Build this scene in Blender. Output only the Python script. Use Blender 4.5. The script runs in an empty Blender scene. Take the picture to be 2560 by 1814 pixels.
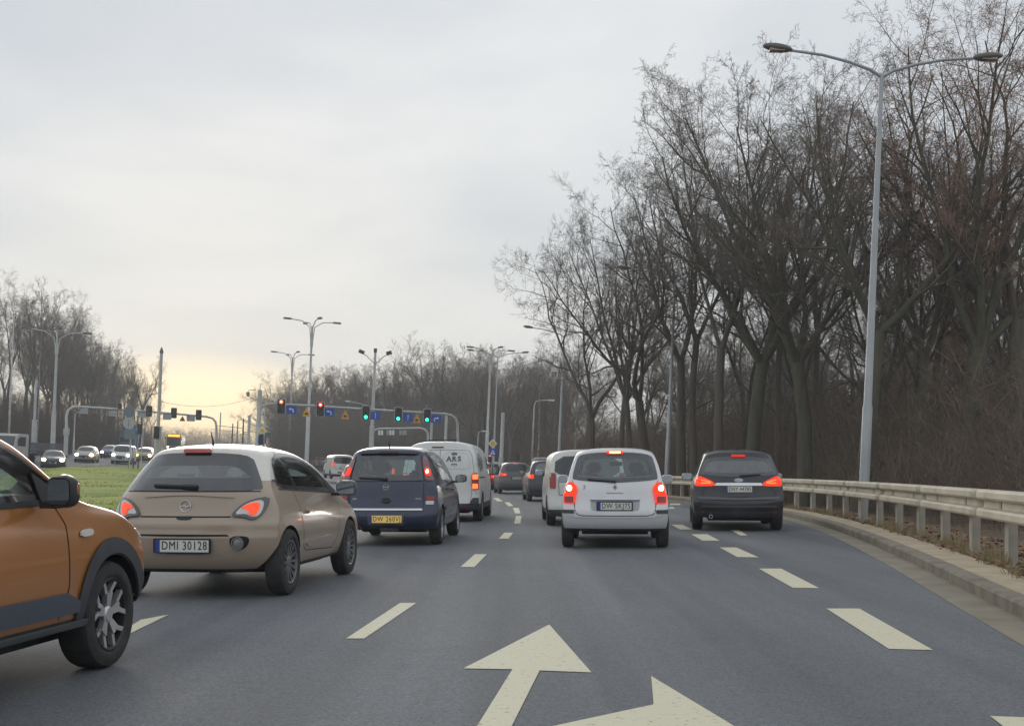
import bpy, bmesh, math, random
import numpy as np
from mathutils import Vector, Matrix
from mathutils.bvhtree import BVHTree
R = math.radians
rnd = random.Random(7)
scene = bpy.context.scene
C = scene.collection

# ---------------------------------------------------------------- camera, sky, sun, exposure
# The carriageway is superelevated (banked) by BANK degrees; the builders below work in the frame of the
# banked road (x right, y ahead, z off the road) and G_WORLD turns that frame into the level world.
BANK = 2.45
G_WORLD = Matrix.Rotation(R(-BANK), 4, 'Y')
LEAN = Matrix.Rotation(R(BANK), 4, 'Y')
F, HX, HY, CAM = 2900.0, 1280.0, 1176.0, 1.21        # focal length in photo pixels, eye height 1.21 m
cam_data = bpy.data.cameras.new('camera')
cam = bpy.data.objects.new('camera', cam_data); C.objects.link(cam)
cam_data.sensor_fit = 'HORIZONTAL'; cam_data.sensor_width = 36.0
cam_data.lens = 36.0 * F / 2560.0
cam_data.shift_y = (HY - 907.0) / 2560.0
cam_data.clip_start = 0.1; cam_data.clip_end = 6000
cam.matrix_world = G_WORLD @ Matrix.Translation((0, 0, CAM)) @ Matrix.Rotation(R(90), 4, 'X')
scene.camera = cam

SUN_AZ, SUN_EL = -15.0, 11.0                          # behind the cloud, low, left of straight ahead
world = bpy.data.worlds.new('World'); scene.world = world; world.use_nodes = True
def build_world():
    nt = world.node_tree; n = nt.nodes; l = nt.links; n.clear()
    out = n.new('ShaderNodeOutputWorld'); bg = n.new('ShaderNodeBackground')
    sky = n.new('ShaderNodeTexSky'); sky.sky_type = 'NISHITA'; sky.sun_disc = False
    sky.sun_elevation = R(SUN_EL); sky.sun_rotation = R(SUN_AZ)
    tc = n.new('ShaderNodeTexCoord')
    sep = n.new('ShaderNodeSeparateXYZ'); l.new(tc.outputs['Generated'], sep.inputs[0])
    # a cloud deck: directions projected on a flat layer so that clouds flatten towards the horizon
    zz = n.new('ShaderNodeMath'); zz.operation = 'ADD'; zz.inputs[1].default_value = 0.16; l.new(sep.outputs['Z'], zz.inputs[0])
    zm = n.new('ShaderNodeMath'); zm.operation = 'MAXIMUM'; zm.inputs[1].default_value = 0.1; l.new(zz.outputs[0], zm.inputs[0])
    dv = n.new('ShaderNodeVectorMath'); dv.operation = 'SCALE'
    inv = n.new('ShaderNodeMath'); inv.operation = 'DIVIDE'; inv.inputs[0].default_value = 1.0; l.new(zm.outputs[0], inv.inputs[1])
    l.new(tc.outputs['Generated'], dv.inputs[0]); l.new(inv.outputs[0], dv.inputs['Scale'])
    mp = n.new('ShaderNodeMapping'); mp.inputs['Scale'].default_value = (1.0, 1.0, 0.0); mp.inputs['Rotation'].default_value = (0, 0, R(20))
    mp.inputs['Location'].default_value = (3.3, 1.7, 0)
    l.new(dv.outputs[0], mp.inputs[0])
    no = n.new('ShaderNodeTexNoise'); no.inputs['Scale'].default_value = 1.25; no.inputs['Detail'].default_value = 6; no.inputs['Roughness'].default_value = 0.5
    no.inputs['Distortion'].default_value = 0.35
    l.new(mp.outputs[0], no.inputs['Vector'])
    cr = n.new('ShaderNodeValToRGB'); e = cr.color_ramp.elements
    e[0].position = 0.36; e[0].color = (0.575, 0.62, 0.675, 1); e[1].position = 0.66; e[1].color = (0.765, 0.785, 0.80, 1)
    l.new(no.outputs['Fac'], cr.inputs[0])
    # towards the horizon the deck is paler and a little greener
    hz = n.new('ShaderNodeMapRange'); hz.inputs['From Min'].default_value = 0.30; hz.inputs['From Max'].default_value = 0.04
    l.new(sep.outputs['Z'], hz.inputs['Value'])
    m1 = n.new('ShaderNodeMixRGB'); m1.inputs['Color2'].default_value = (0.735, 0.755, 0.725, 1)
    hf = n.new('ShaderNodeMath'); hf.operation = 'MULTIPLY'; hf.inputs[1].default_value = 0.6; l.new(hz.outputs[0], hf.inputs[0])
    l.new(hf.outputs[0], m1.inputs['Fac']); l.new(cr.outputs[0], m1.inputs['Color1'])
    # glow of the hidden low sun through the gap over the horizon
    s = Vector((math.sin(R(SUN_AZ)), math.cos(R(SUN_AZ)), 0.03)).normalized()
    sc = n.new('ShaderNodeVectorMath'); sc.operation = 'MULTIPLY'; sc.inputs[1].default_value = (1, 1, 2.1); l.new(tc.outputs['Generated'], sc.inputs[0])
    nm = n.new('ShaderNodeVectorMath'); nm.operation = 'NORMALIZE'; l.new(sc.outputs[0], nm.inputs[0])
    dt = n.new('ShaderNodeVectorMath'); dt.operation = 'DOT_PRODUCT'; dt.inputs[1].default_value = s; l.new(nm.outputs[0], dt.inputs[0])
    g = n.new('ShaderNodeMapRange'); g.interpolation_type = 'SMOOTHSTEP'; g.inputs['From Min'].default_value = 0.9855; g.inputs['From Max'].default_value = 1.0
    l.new(dt.outputs['Value'], g.inputs['Value'])
    m2 = n.new('ShaderNodeMixRGB'); m2.inputs['Color2'].default_value = (1.35, 1.12, 0.70, 1)
    l.new(g.outputs[0], m2.inputs['Fac']); l.new(m1.outputs[0], m2.inputs['Color1'])
    # a thin share of clear-sky light through the cloud
    ns = n.new('ShaderNodeMixRGB'); ns.blend_type = 'MULTIPLY'; ns.inputs['Fac'].default_value = 1; ns.inputs['Color2'].default_value = (0.06, 0.06, 0.06, 1)
    l.new(sky.outputs[0], ns.inputs['Color1'])
    m3 = n.new('ShaderNodeMixRGB'); m3.inputs['Fac'].default_value = 0.93; l.new(ns.outputs[0], m3.inputs['Color1']); l.new(m2.outputs[0], m3.inputs['Color2'])
    l.new(m3.outputs[0], bg.inputs['Color']); bg.inputs['Strength'].default_value = 1.0
    l.new(bg.outputs[0], out.inputs[0])
build_world()
sd = bpy.data.lights.new('sun', 'SUN'); sd.energy = 0.9; sd.angle = R(25); sd.color = (1.0, 0.93, 0.82)
sun = bpy.data.objects.new('sun', sd); C.objects.link(sun)
SUN_DIR = Vector((math.sin(R(SUN_AZ)) * math.cos(R(SUN_EL)), math.cos(R(SUN_AZ)) * math.cos(R(SUN_EL)), math.sin(R(SUN_EL))))
sun.rotation_euler = (-SUN_DIR).to_track_quat('-Z', 'Y').to_euler()
vs = scene.view_settings
vs.view_transform = 'Standard'; vs.look = 'None'; vs.exposure = 0.16; vs.gamma = 1.0; vs.use_curve_mapping = False
cy = scene.cycles
cy.use_denoising = True
cy.max_bounces = 8; cy.transparent_max_bounces = 12; cy.caustics_reflective = False; cy.caustics_refractive = False
cy.sample_clamp_indirect = 6

# ---------------------------------------------------------------- helpers
MATS = {}
def mat(name, col, rough=0.6, metal=0.0, coat=0.0, emit=None, es=1.0, noise=0.0, nscale=8.0, bump=0.0, bscale=40.0, spec=0.5, col2=None):
    if name in MATS: return MATS[name]
    m = bpy.data.materials.new(name); m.use_nodes = True; MATS[name] = m
    nt = m.node_tree; b = nt.nodes['Principled BSDF']
    b.inputs['Base Color'].default_value = (*col, 1); b.inputs['Roughness'].default_value = rough
    b.inputs['Metallic'].default_value = metal; b.inputs['Coat Weight'].default_value = coat; b.inputs['Coat Roughness'].default_value = 0.06
    b.inputs['Specular IOR Level'].default_value = spec
    if emit: b.inputs['Emission Color'].default_value = (*emit, 1); b.inputs['Emission Strength'].default_value = es
    tc = nt.nodes.new('ShaderNodeTexCoord')
    if noise or col2:
        no = nt.nodes.new('ShaderNodeTexNoise'); no.inputs['Scale'].default_value = nscale; no.inputs['Detail'].default_value = 6
        nt.links.new(tc.outputs['Object'], no.inputs['Vector'])
        cr = nt.nodes.new('ShaderNodeValToRGB'); e = cr.color_ramp.elements
        c2 = col2 or tuple(min(1, c * (1 + noise)) for c in col)
        c1 = col if col2 else tuple(c * (1 - noise) for c in col)
        e[0].position = 0.32; e[0].color = (*c1, 1); e[1].position = 0.68; e[1].color = (*c2, 1)
        nt.links.new(no.outputs['Fac'], cr.inputs[0]); nt.links.new(cr.outputs[0], b.inputs['Base Color'])
    if bump:
        nb = nt.nodes.new('ShaderNodeTexNoise'); nb.inputs['Scale'].default_value = bscale; nb.inputs['Detail'].default_value = 4
        nt.links.new(tc.outputs['Object'], nb.inputs['Vector'])
        bp = nt.nodes.new('ShaderNodeBump'); bp.inputs['Strength'].default_value = bump; bp.inputs['Distance'].default_value = 0.02
        nt.links.new(nb.outputs['Fac'], bp.inputs['Height']); nt.links.new(bp.outputs[0], b.inputs['Normal'])
    return m
def paint(name, col, rough=0.33, metal=0.0, coat=0.5, grime=0.3, gcol=(0.2, 0.185, 0.165)):
    """car paint under a thin patchy film of dried road spray"""
    if name in MATS: return MATS[name]
    m = mat(name, col, rough, metal, coat)
    nt = m.node_tree; b = nt.nodes['Principled BSDF']; n = nt.nodes; l = nt.links
    tc = n.new('ShaderNodeTexCoord')
    no = n.new('ShaderNodeTexNoise'); no.inputs['Scale'].default_value = 2.6; no.inputs['Detail'].default_value = 9; no.inputs['Roughness'].default_value = 0.68
    l.new(tc.outputs['Object'], no.inputs['Vector'])
    mr = n.new('ShaderNodeMapRange'); mr.inputs['From Min'].default_value = 0.38; mr.inputs['From Max'].default_value = 0.78; mr.inputs['To Max'].default_value = grime
    l.new(no.outputs['Fac'], mr.inputs['Value'])
    mx = n.new('ShaderNodeMixRGB'); mx.inputs['Color1'].default_value = (*col, 1); mx.inputs['Color2'].default_value = (*gcol, 1); l.new(mr.outputs[0], mx.inputs['Fac'])
    l.new(mx.outputs[0], b.inputs['Base Color'])
    ro = n.new('ShaderNodeMapRange'); ro.inputs['From Max'].default_value = 0.5; ro.inputs['To Min'].default_value = rough; ro.inputs['To Max'].default_value = 0.7; l.new(mr.outputs[0], ro.inputs['Value'])
    l.new(ro.outputs[0], b.inputs['Roughness'])
    ct = n.new('ShaderNodeMapRange'); ct.inputs['From Max'].default_value = 0.5; ct.inputs['To Min'].default_value = coat; ct.inputs['To Max'].default_value = 0.0; l.new(mr.outputs[0], ct.inputs['Value'])
    l.new(ct.outputs[0], b.inputs['Coat Weight'])
    return m
def glass(name, tint, refl=0.10):
    if name in MATS: return MATS[name]
    m = bpy.data.materials.new(name); m.use_nodes = True; MATS[name] = m
    nt = m.node_tree; n = nt.nodes; l = nt.links; n.clear()
    out = n.new('ShaderNodeOutputMaterial'); tr = n.new('ShaderNodeBsdfTransparent'); gl = n.new('ShaderNodeBsdfGlossy'); mx = n.new('ShaderNodeMixShader')
    tr.inputs[0].default_value = (*tint, 1); gl.inputs['Roughness'].default_value = 0.04; gl.inputs['Color'].default_value = (0.95, 0.98, 1, 1)
    lw = n.new('ShaderNodeFresnel'); lw.inputs['IOR'].default_value = 1.5
    ad = n.new('ShaderNodeMath'); ad.operation = 'ADD'; ad.inputs[1].default_value = refl; ad.use_clamp = True
    l.new(lw.outputs[0], ad.inputs[0]); l.new(ad.outputs[0], mx.inputs[0]); l.new(tr.outputs[0], mx.inputs[1]); l.new(gl.outputs[0], mx.inputs[2]); l.new(mx.outputs[0], out.inputs[0])
    return m
def emis(name, col, s):
    return mat(name, tuple(min(1, c) * 0.6 for c in col), 0.3, emit=col, es=s)

BLACK = mat('black_plastic', (0.022, 0.023, 0.026), 0.55, noise=0.2)
DARKP = mat('grey_plastic', (0.052, 0.056, 0.066), 0.6, noise=0.15)
INTER = mat('cabin_trim', (0.03, 0.033, 0.035), 0.8)
SEAT = mat('seat_cloth', (0.045, 0.05, 0.053), 0.9)
FRIT = mat('glass_frit', (0.035, 0.038, 0.045), 0.10, coat=0.6, spec=0.9)
RUBBER = mat('tyre_rubber', (0.028, 0.028, 0.03), 0.85, col2=(0.05, 0.048, 0.045), nscale=14)
ALLOY = mat('alloy', (0.55, 0.56, 0.58), 0.32, 0.85)
DALLOY = mat('dark_alloy', (0.22, 0.22, 0.23), 0.38, 0.6)
STEEL = mat('bright_trim', (0.75, 0.76, 0.78), 0.16, 0.95)
MIRG = mat('mirror_glass', (0.25, 0.28, 0.31), 0.05, 0.9)
SEAM = mat('panel_gap', (0.012, 0.012, 0.013), 0.8)
GLASS = glass('window_glass', (0.74, 0.86, 0.84), 0.08)
GLASSD = glass('privacy_glass', (0.22, 0.235, 0.26), 0.14)
DGLASS = mat('dark_window', (0.03, 0.036, 0.042), 0.06, spec=0.8)
REDL = emis('lit_red_lens', (1.0, 0.035, 0.006), 0.85)
REDB = emis('lit_red_bright', (1.0, 0.13, 0.03), 2.2)
HOT = emis('lit_bulb_core', (1.0, 0.72, 0.42), 4.0)
ORG = emis('lit_orange_lens', (1.0, 0.075, 0.02), 0.8)
REDU = mat('red_lens', (0.32, 0.012, 0.01), 0.12, coat=0.6)
DRED = mat('dark_red_lens', (0.06, 0.01, 0.012), 0.15, coat=0.4)
CLEAR = mat('clear_lens', (0.62, 0.62, 0.62), 0.15, 0.2, 0.6)
SMOKE = mat('smoked_lens', (0.10, 0.10, 0.105), 0.15, coat=0.6)
PLATEW = mat('plate_white', (0.74, 0.74, 0.68), 0.5)
PLATEY = mat('plate_lamplit', (0.85, 0.60, 0.16), 0.5, emit=(1, 0.62, 0.16), es=0.16)
PBLUE = mat('plate_blue', (0.03, 0.06, 0.32), 0.5)
INK = mat('plate_ink', (0.015, 0.015, 0.02), 0.6)
HEAD = emis('headlight_on', (1.0, 0.84, 0.52), 26.0)
IND = emis('indicator_on', (1.0, 0.42, 0.05), 14.0)

def ribbed(m, scale, lo):
    nt = m.node_tree; n = nt.nodes; l = nt.links; b = n['Principled BSDF']; st = b.inputs['Emission Strength'].default_value
    tc = n.new('ShaderNodeTexCoord'); w = n.new('ShaderNodeTexVoronoi'); w.inputs['Scale'].default_value = scale; l.new(tc.outputs['Object'], w.inputs['Vector'])
    w2 = n.new('ShaderNodeTexWave'); w2.inputs['Scale'].default_value = scale*.35; w2.bands_direction = 'Z'; l.new(tc.outputs['Object'], w2.inputs['Vector'])
    mu = n.new('ShaderNodeMath'); mu.operation = 'MULTIPLY'; l.new(w.outputs['Distance'], mu.inputs[0]); l.new(w2.outputs['Fac'], mu.inputs[1])
    mr = n.new('ShaderNodeMapRange'); mr.inputs['From Max'].default_value = .6; mr.inputs['To Min'].default_value = st*lo; mr.inputs['To Max'].default_value = st*1.25; l.new(mu.outputs[0], mr.inputs['Value']); l.new(mr.outputs[0], b.inputs['Emission Strength'])
ribbed(REDL, 55, .72); ribbed(ORG, 55, .8)

def link(o, parent=None):
    C.objects.link(o)
    if parent is not None: o.parent = parent
    return o
def mesh_obj(name, V, Fc, m, parent=None, smooth=False, sharp=40):
    me = bpy.data.meshes.new(name); me.from_pydata([tuple(v) for v in V], [], Fc); me.update()
    if m is not None: me.materials.append(m)
    if smooth:
        me.polygons.foreach_set('use_smooth', [True] * len(me.polygons)); me.set_sharp_from_angle(angle=R(sharp))
    return link(bpy.data.objects.new(name, me), parent)
def bm_obj(name, bm, m, parent=None, smooth=False, sharp=35):
    bmesh.ops.recalc_face_normals(bm, faces=bm.faces)
    me = bpy.data.meshes.new(name); bm.to_mesh(me); bm.free()
    if m is not None: me.materials.append(m)
    if smooth:
        me.polygons.foreach_set('use_smooth', [True] * len(me.polygons)); me.set_sharp_from_angle(angle=R(sharp))
    return link(bpy.data.objects.new(name, me), parent)
def tag(o, label, cat, group=None, kind=None):
    if label: o['label'] = label
    if cat: o['category'] = cat
    if group: o['group'] = group
    if kind: o['kind'] = kind
    return o
def structure(o): o['kind'] = 'structure'; return o
def thing(name, label, cat, loc=(0, 0, 0), rz=0.0, group=None, lean=False, scale=None):
    o = bpy.data.objects.new(name, None); C.objects.link(o); o.empty_display_size = 0.2
    M = Matrix.Translation(loc)
    if lean: M = M @ LEAN
    M = M @ Matrix.Rotation(rz, 4, 'Z')
    if scale: M = M @ Matrix.Diagonal((*scale, 1))
    o.matrix_world = M
    return tag(o, label, cat, group)
class MB:
    def __init__(s): s.V = []; s.F = []
    def box(s, c, d, rot=None):
        i = len(s.V); hx, hy, hz = d[0] / 2, d[1] / 2, d[2] / 2
        for z in (-hz, hz):
            for x, y in ((-hx, -hy), (hx, -hy), (hx, hy), (-hx, hy)):
                p = Vector((x, y, z))
                if rot is not None: p = rot @ p
                s.V.append(p + Vector(c))
        s.F += [(i, i+3, i+2, i+1), (i+4, i+5, i+6, i+7), (i, i+1, i+5, i+4), (i+1, i+2, i+6, i+5), (i+2, i+3, i+7, i+6), (i+3, i, i+4, i+7)]
        return s
    def tube(s, P, Rr, n=8, caps=True):
        P = [Vector(p) for p in P]
        if not isinstance(Rr, (list, tuple)): Rr = [Rr] * len(P)
        i0 = len(s.V); up = None
        for k, p in enumerate(P):
            t = (P[min(k+1, len(P)-1)] - P[max(k-1, 0)]).normalized()
            if up is None: up = t.orthogonal().normalized()
            a = (up - t * up.dot(t))
            a = a.normalized() if a.length > 1e-6 else t.orthogonal().normalized()
            up = a; b = t.cross(a)
            for j in range(n):
                an = 2 * math.pi * j / n
                s.V.append(p + (a * math.cos(an) + b * math.sin(an)) * Rr[k])
        for k in range(len(P) - 1):
            for j in range(n):
                q = i0 + k * n
                s.F.append((q + j, q + (j+1) % n, q + n + (j+1) % n, q + n + j))
        if caps:
            s.F.append(tuple(reversed(range(i0, i0 + n)))); e = i0 + (len(P) - 1) * n; s.F.append(tuple(range(e, e + n)))
        return s
    def prism(s, pts, axis, a, b):
        """2D polygon (counter-clockwise) extruded from a to b along axis ('x': pts are (y,z), 'y': (x,z), 'z': (x,y))"""
        i = len(s.V); n = len(pts)
        def mk(p, q): return Vector((q, p[0], p[1])) if axis == 'x' else Vector((p[0], q, p[1])) if axis == 'y' else Vector((p[0], p[1], q))
        s.V += [mk(p, a) for p in pts] + [mk(p, b) for p in pts]
        s.F += [tuple(range(i, i+n)), tuple(reversed(range(i+n, i+2*n)))] + [(i+(k+1) % n, i+k, i+n+k, i+n+(k+1) % n) for k in range(n)]
        return s
    def lathe(s, prof, n=24, axis='x', closed=False):
        """profile of (along axis, radius)"""
        i = len(s.V); m = len(prof)
        for k in range(n):
            an = 2 * math.pi * k / n; c, q = math.cos(an), math.sin(an)
            for (h, r) in prof:
                s.V.append(Vector((h, r*c, r*q)) if axis == 'x' else Vector((r*c, h, r*q)) if axis == 'y' else Vector((r*c, r*q, h)))
        for k in range(n):
            for j in range(m if closed else m - 1):
                a0, b0 = i + k*m + j, i + k*m + (j+1) % m; a1, b1 = i + ((k+1) % n)*m + j, i + ((k+1) % n)*m + (j+1) % m
                s.F.append((a0, b0, b1, a1))
        return s
    def build(s, name, m, parent=None, smooth=False, sharp=40):
        me = bpy.data.meshes.new(name); me.from_pydata([tuple(v) for v in s.V], [], s.F)
        bm = bmesh.new(); bm.from_mesh(me); bmesh.ops.recalc_face_normals(bm, faces=bm.faces); bm.to_mesh(me); bm.free()
        if m is not None: me.materials.append(m)
        if smooth: me.polygons.foreach_set('use_smooth', [True] * len(me.polygons)); me.set_sharp_from_angle(angle=R(sharp))
        return link(bpy.data.objects.new(name, me), parent)
def interp(keys, x): return float(np.interp(x, [k[0] for k in keys], [k[1] for k in keys]))
def gp(px, py, z=0.0):
    """photo pixel -> point on the road plane (or the plane z above it)"""
    d = (CAM - z) * F / (py - HY); return Vector(((px - HX) * d / F, d, z))
def at(px, py, d): return Vector(((px - HX) * d / F, d, CAM + (HY - py) * d / F))
def atx(px, d): return (px - HX) * d / F
def arc(cx, cz, r, a0, a1, n): return [(cx + r*math.cos(R(a0+(a1-a0)*i/n)), cz + r*math.sin(R(a0+(a1-a0)*i/n))) for i in range(n+1)]
def mirror(pts): return [(-x, z) for x, z in reversed(pts)]
def sym(half):
    """right half from top centre to bottom centre -> closed outline"""
    return half + [(-x, z) for x, z in reversed(half) if abs(x) > 1e-6]
def rrect(cx, cz, w, h, r=0.01, n=3):
    o = []
    for sx, sz, a in ((1, 1, 0), (-1, 1, 90), (-1, -1, 180), (1, -1, 270)):
        o += arc(cx + sx*(w/2-r), cz + sz*(h/2-r), r, a, a+90, n)
    return o
def smooth_poly(pts, it=2, closed=True):
    """Chaikin corner cutting"""
    for _ in range(it):
        q = []; n = len(pts)
        for i in range(n if closed else n-1):
            a, b = pts[i], pts[(i+1) % n]
            q += [(a[0]*.75+b[0]*.25, a[1]*.75+b[1]*.25), (a[0]*.25+b[0]*.75, a[1]*.25+b[1]*.75)]
        if not closed: q = [pts[0]] + q + [pts[-1]]
        pts = q
    return pts
def text_obj(name, s, size, m, parent, loc, rot=(R(90), 0, 0), ext=0.002, align='CENTER', sx=1.0, bold=0.0, sp=1.0):
    cu = bpy.data.curves.new(name, 'FONT'); cu.body = s; cu.size = size; cu.extrude = ext; cu.align_x = align; cu.align_y = 'CENTER'; cu.resolution_u = 3; cu.offset = bold; cu.space_character = sp
    t = bpy.data.objects.new(name, cu); C.objects.link(t)
    dg = bpy.context.evaluated_depsgraph_get(); me = bpy.data.meshes.new_from_object(t.evaluated_get(dg)); bpy.data.objects.remove(t); bpy.data.curves.remove(cu)
    me.materials.clear(); me.materials.append(m)
    o = bpy.data.objects.new(name, me); link(o, parent); o.location = loc; o.rotation_euler = rot; o.scale = (sx, 1, 1)
    return o
def inset_poly(pts, d):
    """outline drawn in by about d on every side (scaled about the middle of its box)"""
    x0, x1 = min(q[0] for q in pts), max(q[0] for q in pts); z0, z1 = min(q[1] for q in pts), max(q[1] for q in pts)
    cx, cz = (x0+x1)/2, (z0+z1)/2; sx, sz = 1 - 2*d/(x1-x0), 1 - 2*d/(z1-z0)
    return [(cx + (x-cx)*sx, cz + (z-cz)*sz) for x, z in pts]
def ccw(pts):
    a = sum(pts[i-1][0]*pts[i][1] - pts[i][0]*pts[i-1][1] for i in range(len(pts)))
    return pts if a > 0 else list(reversed(pts))
# ---------------------------------------------------------------- the setting: ground, roads, kerb, verge, island
EDGE = [(-30, -3.0), (-10, .6), (3, 3.0), (9.4, 4.15), (15.7, 5.33), (22, 6.35), (30.8, 7.26), (38, 7.3), (47, 6.65), (60, 5.0), (78, 2.0), (100, -3.0), (130, -11.5), (170, -25), (230, -48), (400, -120)]
_ey = np.array([e[0] for e in EDGE]); _ex = np.array([e[1] for e in EDGE])
def _pchip(xs, ys):
    h = np.diff(xs); d = np.diff(ys)/h; m = np.zeros(len(xs)); m[0] = d[0]; m[-1] = d[-1]
    for i in range(1, len(xs)-1): m[i] = (d[i-1]*h[i] + d[i]*h[i-1])/(h[i]+h[i-1])
    def f(x):
        x = min(max(x, xs[0]), xs[-1]); i = min(int(np.searchsorted(xs, x, side='right')) - 1, len(xs)-2); t = (x-xs[i])/h[i]
        return float((2*t**3-3*t**2+1)*ys[i] + (t**3-2*t**2+t)*h[i]*m[i] + (-2*t**3+3*t**2)*ys[i+1] + (t**3-t**2)*h[i]*m[i+1])
    return f
edge = _pchip(_ey, _ex)
def edge_n(y):
    t = Vector((edge(y+.3) - edge(y-.3), .6, 0)).normalized(); return Vector((t.y, -t.x, 0)), t
def sst(x, a, b):
    t = min(1, max(0, (x-a)/(b-a))); return t*t*(3-2*t)
def lvl(x, y):
    """height of the paved ground in the frame of the banked road: level (so rising in this frame) to the left"""
    xs = -9 + 4 * sst(y, 30, 75); d = max(0, xs - x)
    return .065 * (math.sqrt(d*d + 9) - 3 if d < 60 else d - 2.9) * min(1.1, max(.25, y/105.0)) - (max(0, d-60) * .02)
def terr(x, y):
    xe = edge(max(-30, min(y, 400))); d = x - xe
    z = lvl(x, y)
    if d > 0:
        z += .08 - .35 * sst(d, 1.2, 4) + 3.2 * sst(d, 10, 75)
    back = max(0, y - 178) if x > -.2*y else 0
    z += 5 * sst(back, 0, 90)
    dl = max(0, -x - 52 - max(0, y-100)*.28)
    z += 2 * sst(dl, 2, 70)
    return z

def ground_mat():
    m = mat('leaf_litter', (0.075, 0.058, 0.042), .95); nt = m.node_tree; n = nt.nodes; l = nt.links; b = n['Principled BSDF']
    tc = n.new('ShaderNodeTexCoord'); a = n.new('ShaderNodeTexNoise'); a.inputs['Scale'].default_value = .35; a.inputs['Detail'].default_value = 8; l.new(tc.outputs['Object'], a.inputs['Vector'])
    v = n.new('ShaderNodeTexVoronoi'); v.inputs['Scale'].default_value = 7; l.new(tc.outputs['Object'], v.inputs['Vector'])
    cr = n.new('ShaderNodeValToRGB'); e = cr.color_ramp.elements; e[0].position = .35; e[0].color = (.07, .055, .036, 1); e[1].position = .66; e[1].color = (.19, .13, .085, 1); l.new(a.outputs['Fac'], cr.inputs[0])
    hs = n.new('ShaderNodeMixRGB'); hs.blend_type = 'MULTIPLY'; hs.inputs['Fac'].default_value = .55; l.new(cr.outputs[0], hs.inputs['Color1']); l.new(v.outputs['Color'], hs.inputs['Color2'])
    sc = n.new('ShaderNodeMixRGB'); sc.blend_type = 'ADD'; sc.inputs['Fac'].default_value = .4; l.new(hs.outputs[0], sc.inputs['Color1']); l.new(cr.outputs[0], sc.inputs['Color2']); l.new(sc.outputs[0], b.inputs['Base Color'])
    bp = n.new('ShaderNodeBump'); bp.inputs['Strength'].default_value = .8; bp.inputs['Distance'].default_value = .06; l.new(v.outputs['Distance'], bp.inputs['Height']); l.new(bp.outputs[0], b.inputs['Normal'])
    return m
def asphalt_mat(name, c0, c1, rough=.78):
    m = mat(name, c0, rough, spec=.35); nt = m.node_tree; n = nt.nodes; l = nt.links; b = n['Principled BSDF']
    tc = n.new('ShaderNodeTexCoord')
    mp = n.new('ShaderNodeMapping'); mp.inputs['Scale'].default_value = (1.5, .06, 1); mp.inputs['Rotation'].default_value = (0, 0, R(4)); l.new(tc.outputs['Object'], mp.inputs[0])
    a = n.new('ShaderNodeTexNoise'); a.inputs['Scale'].default_value = .9; a.inputs['Detail'].default_value = 5; l.new(mp.outputs[0], a.inputs['Vector'])
    g = n.new('ShaderNodeTexNoise'); g.inputs['Scale'].default_value = 95; g.inputs['Detail'].default_value = 3; g.inputs['Roughness'].default_value = .7; l.new(tc.outputs['Object'], g.inputs['Vector'])
    p = n.new('ShaderNodeTexNoise'); p.inputs['Scale'].default_value = .28; p.inputs['Detail'].default_value = 7; l.new(tc.outputs['Object'], p.inputs['Vector'])
    ad = n.new('ShaderNodeMath'); ad.operation = 'MULTIPLY_ADD'; ad.inputs[1].default_value = 1.5; ad.inputs[2].default_value = 0; l.new(a.outputs['Fac'], ad.inputs[0]); ae = n.new('ShaderNodeMath'); ae.operation = 'MULTIPLY_ADD'; ae.inputs[1].default_value = .5; l.new(p.outputs['Fac'], ae.inputs[0]); l.new(ad.outputs[0], ae.inputs[2]); ad = ae
    a2 = n.new('ShaderNodeMath'); a2.operation = 'MULTIPLY_ADD'; a2.inputs[1].default_value = .75; l.new(g.outputs['Fac'], a2.inputs[0]); l.new(ad.outputs[0], a2.inputs[2])
    mr = n.new('ShaderNodeMapRange'); mr.inputs['From Min'].default_value = 1.0; mr.inputs['From Max'].default_value = 1.75; l.new(a2.outputs[0], mr.inputs['Value'])
    mx = n.new('ShaderNodeMixRGB'); mx.inputs['Color1'].default_value = (*c0, 1); mx.inputs['Color2'].default_value = (*c1, 1); l.new(mr.outputs[0], mx.inputs['Fac'])
    st = n.new('ShaderNodeTexVoronoi'); st.inputs['Scale'].default_value = 85; l.new(tc.outputs['Object'], st.inputs['Vector'])
    sg = n.new('ShaderNodeSeparateColor'); l.new(st.outputs['Color'], sg.inputs[0])
    sm = n.new('ShaderNodeMapRange'); sm.inputs['To Min'].default_value = .72; sm.inputs['To Max'].default_value = 1.28; l.new(sg.outputs[0], sm.inputs['Value'])
    ml = n.new('ShaderNodeVectorMath'); ml.operation = 'SCALE'; l.new(mx.outputs[0], ml.inputs[0]); l.new(sm.outputs[0], ml.inputs['Scale'])
    oi = n.new('ShaderNodeTexNoise'); oi.inputs['Scale'].default_value = 1.7; oi.inputs['Detail'].default_value = 9; oi.inputs['Roughness'].default_value = .62; l.new(tc.outputs['Object'], oi.inputs['Vector'])
    om = n.new('ShaderNodeMapRange'); om.inputs['From Min'].default_value = .60; om.inputs['From Max'].default_value = .74; om.inputs['To Max'].default_value = .32; l.new(oi.outputs['Fac'], om.inputs['Value'])
    ox = n.new('ShaderNodeMixRGB'); ox.inputs['Color2'].default_value = (c0[0]*.6, c0[1]*.6, c0[2]*.6, 1); l.new(om.outputs[0], ox.inputs['Fac']); l.new(ml.outputs[0], ox.inputs['Color1']); l.new(ox.outputs[0], b.inputs['Base Color'])
    bp = n.new('ShaderNodeBump'); bp.inputs['Strength'].default_value = .35; bp.inputs['Distance'].default_value = .006; l.new(g.outputs['Fac'], bp.inputs['Height']); l.new(bp.outputs[0], b.inputs['Normal'])
    return m
GROUND = ground_mat(); ASPH = asphalt_mat('asphalt', (.092, .099, .111), (.182, .191, .204)); 
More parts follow.
